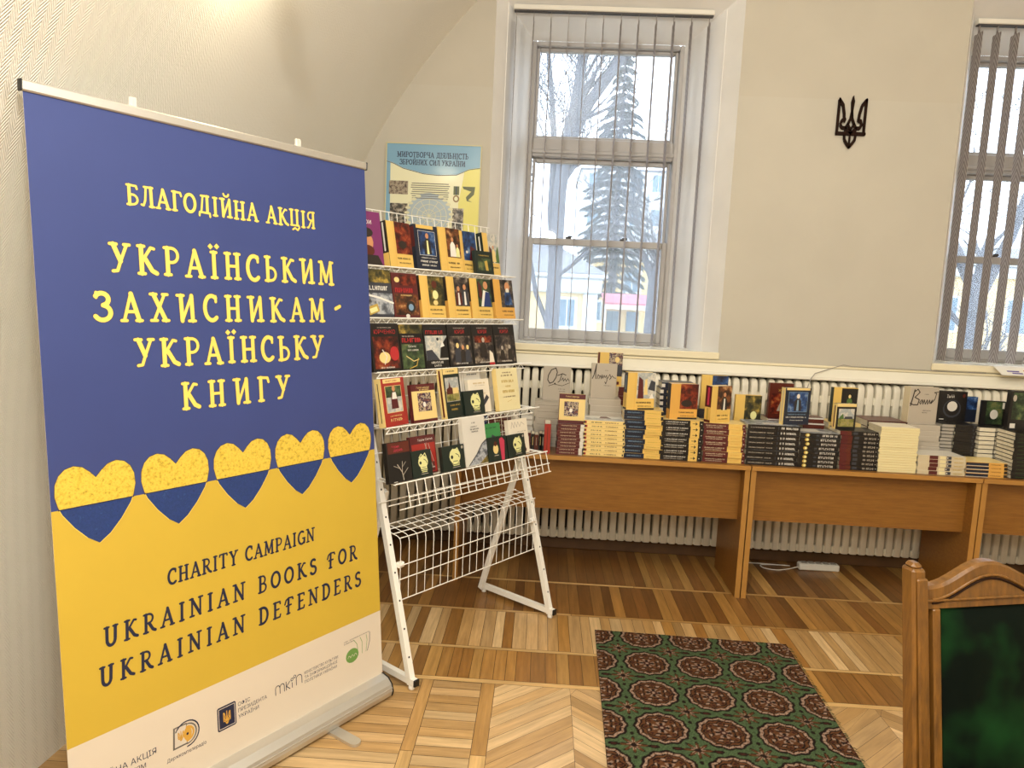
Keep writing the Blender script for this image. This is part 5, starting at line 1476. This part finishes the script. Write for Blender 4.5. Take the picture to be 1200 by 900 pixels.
m = MB()
m.tube([(1.60, 4.402, 1.00), (1.605, 4.396, 1.12), (1.63, 4.396, 1.205), (1.66, 4.42, 1.235), (1.78, 4.482, 1.2665), (1.85, 4.479, 1.292), (1.90, 4.479, 1.284)]+[(1.9+.1*i, 4.479, 1.283+.0015*math.sin(i)) for i in range(1, 9)], .0028, 'page_grey', 5)
tag(m.build('thin_cable'), 'thin grey cable looped along the ledge between the windows', 'cable')

def make_leaflet():
    t = thing('paper_leaflet', 'white printed leaflet hanging over the sill of the right window', 'leaflet', (2.80, 4.50, 1.3285), (0, 0, .0))
    m = MB()
    pr = [(.10, .0), (-.028, .0), (-.040, -.006), (-.098, -.046)]
    for (ya, za), (yb, zb) in zip(pr[:-1], pr[1:]):
        xa, xb = (ya-.1)*-.25, (yb-.1)*-.25
        q = [(-.10+xa, ya, za), (.14+xa, ya, za), (.14+xb, yb, zb), (-.10+xb, yb, zb)]
        m.face(q, 'paper'); m.face([(x, y, z+.0008) for x, y, z in q][::-1], 'paper')
    def P(x, z, k): return (-.055+x*.24, -.040-.058*(1-z)-.0004, -.006-.040*(1-z)+.0016+.0003*k)
    mat('leaf_violet', '#6A5A9A', 0.6); mat('leaf_orange', '#D98A4A', 0.6)
    m.quad2(.20, .45, .50, .62, P, 0, 'leaf_violet'); m.quad2(.30, .2, .56, .36, P, 0, 'leaf_violet'); m.quad2(.62, .3, .9, .75, P, 0, 'leaf_orange')
    m.build('sheet', t)
make_leaflet()

# ------------------------------------------------------------------ outdoors
m = MB(); m.face([(-40, 5.4, -1.3), (60, 5.4, -1.3), (60, 90, -1.3), (-40, 90, -1.3)], 'outside_ground')
struct(m.build('ground_outside'))
def bare_tree(name, label, base, limbs, seed, depth=4, r0=.2):
    t = thing(name, label, 'tree', base, group='bare trees outside the windows')
    rr = random.Random(seed)
    tr, br = MB(), MB()
    def twig(p, d, r, L, lv):
        q = p; pts = [p]; rad = [r]
        for k in range(4):
            d = (d+Vector((rr.uniform(-.22, .22), rr.uniform(-.22, .22), rr.uniform(-.08, .16)))).normalized()
            q = q+d*L/4; pts.append(q); rad.append(r*(1-.17*(k+1)))
        br.tube(pts, rad, 'bark', 5 if r > .02 else 3, caps=False)
        if lv > 0:
            for k in range(rr.choice((3, 4))):
                i = rr.choice((1, 2, 3, 4))
                nd = (d+Vector((rr.uniform(-1, 1), rr.uniform(-1, 1), rr.uniform(-.5, .7)))).normalized()
                twig(pts[i], nd, max(.007, rad[i]*.6), L*rr.uniform(.5, .78), lv-1)
    for pts, rads, n in limbs:
        P = [Vector(p) for p in pts]
        tr.tube(P, rads, 'bark', 10)
        for k in range(n):
            i = rr.randrange(max(1, len(P)//2), len(P))
            d = (P[i]-P[i-1]).normalized()
            nd = (d*.6+Vector((rr.uniform(-1, 1), rr.uniform(-.8, .8), rr.uniform(-.1, .6)))).normalized()
            twig(P[i]-(P[i]-P[i-1])*rr.random()*.8, nd, rads[i]*rr.uniform(.3, .5), rr.uniform(.9, 1.7), depth-1)
        d = (P[-1]-P[-2]).normalized(); twig(P[-1], d, rads[-1]*.9, 1.3, depth-1)
    tr.build('trunk', t); br.build('branches', t)
    return t
bx = .14
bare_tree('bare_tree', 'big forked bare tree close outside the left window', (.14, 12, -1.3), [
   ([(0, 0, 0), (0, 0, 2.2), (.02, 0, 4.6), (.06, 0, 5.1)], [.15, .13, .115, .11], 4),
   ([(.05, 0, 5.0), (.14, .05, 5.6), (.24, .1, 6.3), (.32, .15, 7.4), (.36, .2, 8.6)], [.11, .10, .09, .075, .05], 9),
   ([(.16, .02, 5.5), (.42, -.1, 6.05), (.75, -.2, 6.5), (1.1, -.3, 7.2), (1.5, -.4, 8.2)], [.10, .09, .08, .065, .04], 10),
   ([(0, 0, 3.2), (-.10, .2, 4.4), (-.10, .3, 5.4), (-.18, .35, 6.2), (-.34, .4, 7.4)], [.075, .065, .055, .045, .03], 9),
   ([(-.1, .3, 5.3), (.08, .2, 5.6), (.24, .1, 6.0)], [.05, .045, .04], 3),
   ([(-.02, 0, 2.4), (-.28, .1, 3.0), (-.46, .2, 3.8), (-.6, .3, 4.9)], [.05, .04, .035, .02], 6)], 5)
bare_tree('bare_tree', 'slim bare tree at right outside the left window', (2.25, 15, -1.3), [
   ([(.04, 0, 0), (-.02, 0, 2.4), (.0, 0, 3.4), (.12, 0, 3.9), (.12, 0, 4.8), (.2, 0, 6)], [.17, .155, .15, .09, .07, .04], 12),
   ([(0, 0, 3.3), (-.25, .1, 3.9), (-.5, .1, 4.2)], [.1, .06, .04], 5)], 9)
bare_tree('bare_tree', 'wide bare tree outside the right window', (8.6, 15, -1.3), [
   ([(0, 0, 0), (.05, 0, 2.0), (.1, 0, 3.4)], [.2, .18, .16], 6),
   ([(.1, 0, 3.3), (-.5, 0, 4.4), (-.9, .1, 6.0), (-1.1, .2, 7.6)], [.12, .1, .08, .05], 14),
   ([(.1, 0, 3.3), (.6, 0, 4.6), (1.1, .1, 6.2), (1.3, .2, 8)], [.12, .1, .08, .05], 14)], 13)
def spruce(label, base, h, r, seed):
    t = thing('spruce_tree', label, 'tree', base)
    rr = random.Random(seed)
    m = MB(); m.tube([(0, 0, 0), (0, 0, h*.5), (0, 0, h)], [.18, .12, .02], 'bark', 8); m.build('trunk', t)
    f = MB()
    z = 3.3
    while z < h-.1:
        R = r*(1-(z/h))**.8*min(1, (z-1.5)/3.0)+.1
        nb = max(7, int(7+R*7))
        for k in range(nb):
            a = rr.uniform(0, 2*math.pi); L = R*rr.uniform(.65, 1.1)
            dx, dy = math.cos(a), math.sin(a)
            p0 = Vector((0, 0, z+rr.uniform(-.1, .1))); p1 = Vector((dx*L*.6, dy*L*.6, z-.05*L+rr.uniform(-.05, .05))); p2 = Vector((dx*L, dy*L, z-.28*L))
            s = Vector((-dy, dx, 0))
            for q in range(13):
                u = .10+.90*q/12
                c = p0.lerp(p1, min(1, u/.6)) if u < .6 else p1.lerp(p2, (u-.6)/.4)
                w = .11*(1.1-u)+.03
                for sg in (-1, 1):
                    tip = c+s*sg*w*rr.uniform(.8, 1.5)+Vector((dx, dy, 0))*.11+Vector((0, 0, -rr.uniform(.05, .2)))
                    f.face([c+Vector((0, 0, .03)), c-Vector((dx, dy, 0))*.05-Vector((0, 0, .035)), tip], 'spruce_needles')
        z += .30
    f.build('needle_branches', t)
spruce('tall blue-grey spruce outside the left window', (2.42, 26.6, -1.3), 12.4, 2.0, 4)
def building(name, label, x0, x1, y, z1, depth, wall, roof, wins, cornice=True, gable=False, rz1=None):
    t = thing(name, label, 'building', ((x0+x1)/2, y, -1.3))
    w = (x1-x0)/2; h = z1+1.3
    m = MB(); m.box(-w, w, 0, depth, 0, h, wall); m.build('walls', t)
    m = MB()
    if cornice:
        m.rbox(-w-.1, w+.15, -.25, depth, h+.001, h+.45, 'pale_render', .05); m.rbox(-w-.1, w+.3, -.4, depth, h+.451, h+.58, 'pale_render', .04)
        m.build('cornice', t)
        m = MB(); hh = h+.581
        m.mesh([(-w-.2, -.4, hh), (w+.3, -.4, hh), (w+.3, depth, hh), (-w-.2, depth, hh), (-w-.2, depth/2, hh+rz1), (w-1.2, depth/2, hh+rz1)], [(0, 1, 5, 4), (1, 2, 5), (2, 3, 4, 5), (3, 0, 4)], roof)
        m.build('roof', t)
    else:
        m.box(-w-.1, w+.1, -.1, depth, h+.001, h+.15, roof); m.build('roof', t)
    for wx, wz, ww, wh in wins:
        m = MB(); cx = wx-(x0+x1)/2; cz = wz+1.3
        m.box(cx-ww/2-.08, cx+ww/2+.08, -.04, -.001, cz-wh/2-.08, cz+wh/2+.08, 'pale_render'); f = m.build('window_frame', t)
        m = MB(); m.box(cx-ww/2, cx-.02, -.05, -.0401, cz-wh/2, cz+wh/2, 'outside_glass'); m.box(cx+.02, cx+ww/2, -.05, -.0401, cz-wh/2, cz+wh/2, 'outside_glass'); m.build('pane', f)
    return t, w, h
t, w, h = building('yellow_house', 'low yellow house with grey roof outside the left window', -6, 1.55, 22, 1.85, 2.4, 'ochre_render', 'roof_grey', [(.70, 1.25, .45, .8), (-1.2, 1.25, .45, .8), (-3, 1.25, .45, .8)], rz1=.9)
m = MB(); m.rbox(w-.38, w+.05, -.12, -.001, 0, h, 'pale_render', .03); m.build('pilaster', t)
t, w, h = building('yellow_house', 'long yellow house with pale windows behind the spruce', 1.95, 24, 30, 3.3, 8, 'ochre_render', 'roof_grey', [(2.35, 1.25, .55, .75), (3.2, 1.25, .55, .75), (3.55, 2.55, .6, .9), (7.5, 1.8, .8, 1.3), (10.5, 1.8, .8, 1.3), (13.5, 1.8, .8, 1.3), (16.2, 1.8, .8, 1.3), (19, 1.8, .8, 1.3)], rz1=1.0)
tp = thing('porch', 'porch with pink roof in front of the long yellow house', 'porch', (2.64, 24.2, -1.3))
m = MB(); m.mesh([(-.75, -1.2, 2.92), (.75, -1.2, 2.92), (.75, .1, 3.22), (-.75, .1, 3.22), (-.75, -1.2, 2.86), (.75, -1.2, 2.86), (.75, .1, 3.16), (-.75, .1, 3.16)], [(0, 1, 2, 3), (7, 6, 5, 4), (0, 4, 5, 1), (1, 5, 6, 2), (2, 6, 7, 3), (3, 7, 4, 0)], 'roof_pink'); m.build('roof', tp)
m = MB(); m.box(-.78, .78, -1.22, -1.1, 2.72, 2.855, 'pale_render'); m.build('beam', tp)
for x in (-.72, .72):
    m = MB(); m.box(x-.05, x+.05, -1.2, -1.1, 0, 2.719, 'pale_render'); m.build('post', tp)
m = MB(); m.box(-.7, .7, -.1, .05, 0, 3.1, 'ochre_render'); m.build('wall', tp)
for x in (-.35, .3):
    m = MB(); m.box(x-.2, x+.2, -.13, -.1001, 2.0, 2.65, 'outside_glass'); m.build('pane', tp)
building('apartment_block', 'pale tall apartment block far behind the trees', 2.5, 14, 60, 12.2, 10, 'pale_render', 'roof_grey', [(3.6+1.7*i, 3.2+2.7*k, .9, 1.3) for i in range(6) for k in range(4)], cornice=False)
def shrub(label, base, r, seed, h=1.0):
    rr = random.Random(seed)
    t = thing('shrub', label, 'shrub', base, group='shrubs outside the windows')
    m = MB()
    for k in range(260):
        a, b = rr.uniform(0, 2*math.pi), rr.uniform(0, math.pi/2); q = r*rr.uniform(.5, 1)
        p = Vector((q*math.cos(a)*math.cos(b), q*math.sin(a)*math.cos(b), h*math.sin(b)*rr.uniform(.6, 1)+.1))
        d = Vector((rr.uniform(-1, 1), rr.uniform(-1, 1), rr.uniform(-1, 1)))*.12
        m.face([p, p+d, p+Vector((d.y, -d.z, d.x))], 'shrub_leaf')
    m.build('foliage', t)
    m = MB()
    for k in range(7):
        a = k*.9; m.tube([(0, 0, 0), (r*.5*math.cos(a), r*.5*math.sin(a), h*.7)], [.03, .01], 'bark', 4)
    m.build('stems', t)
shrub('small leafy shrub beyond the porch outside the left window', (2.9, 22, -1.3), .8, 2, 2.0)
shrub('leafy shrub low outside the right window', (9.2, 17, -1.3), 1.0, 3, 2.2)
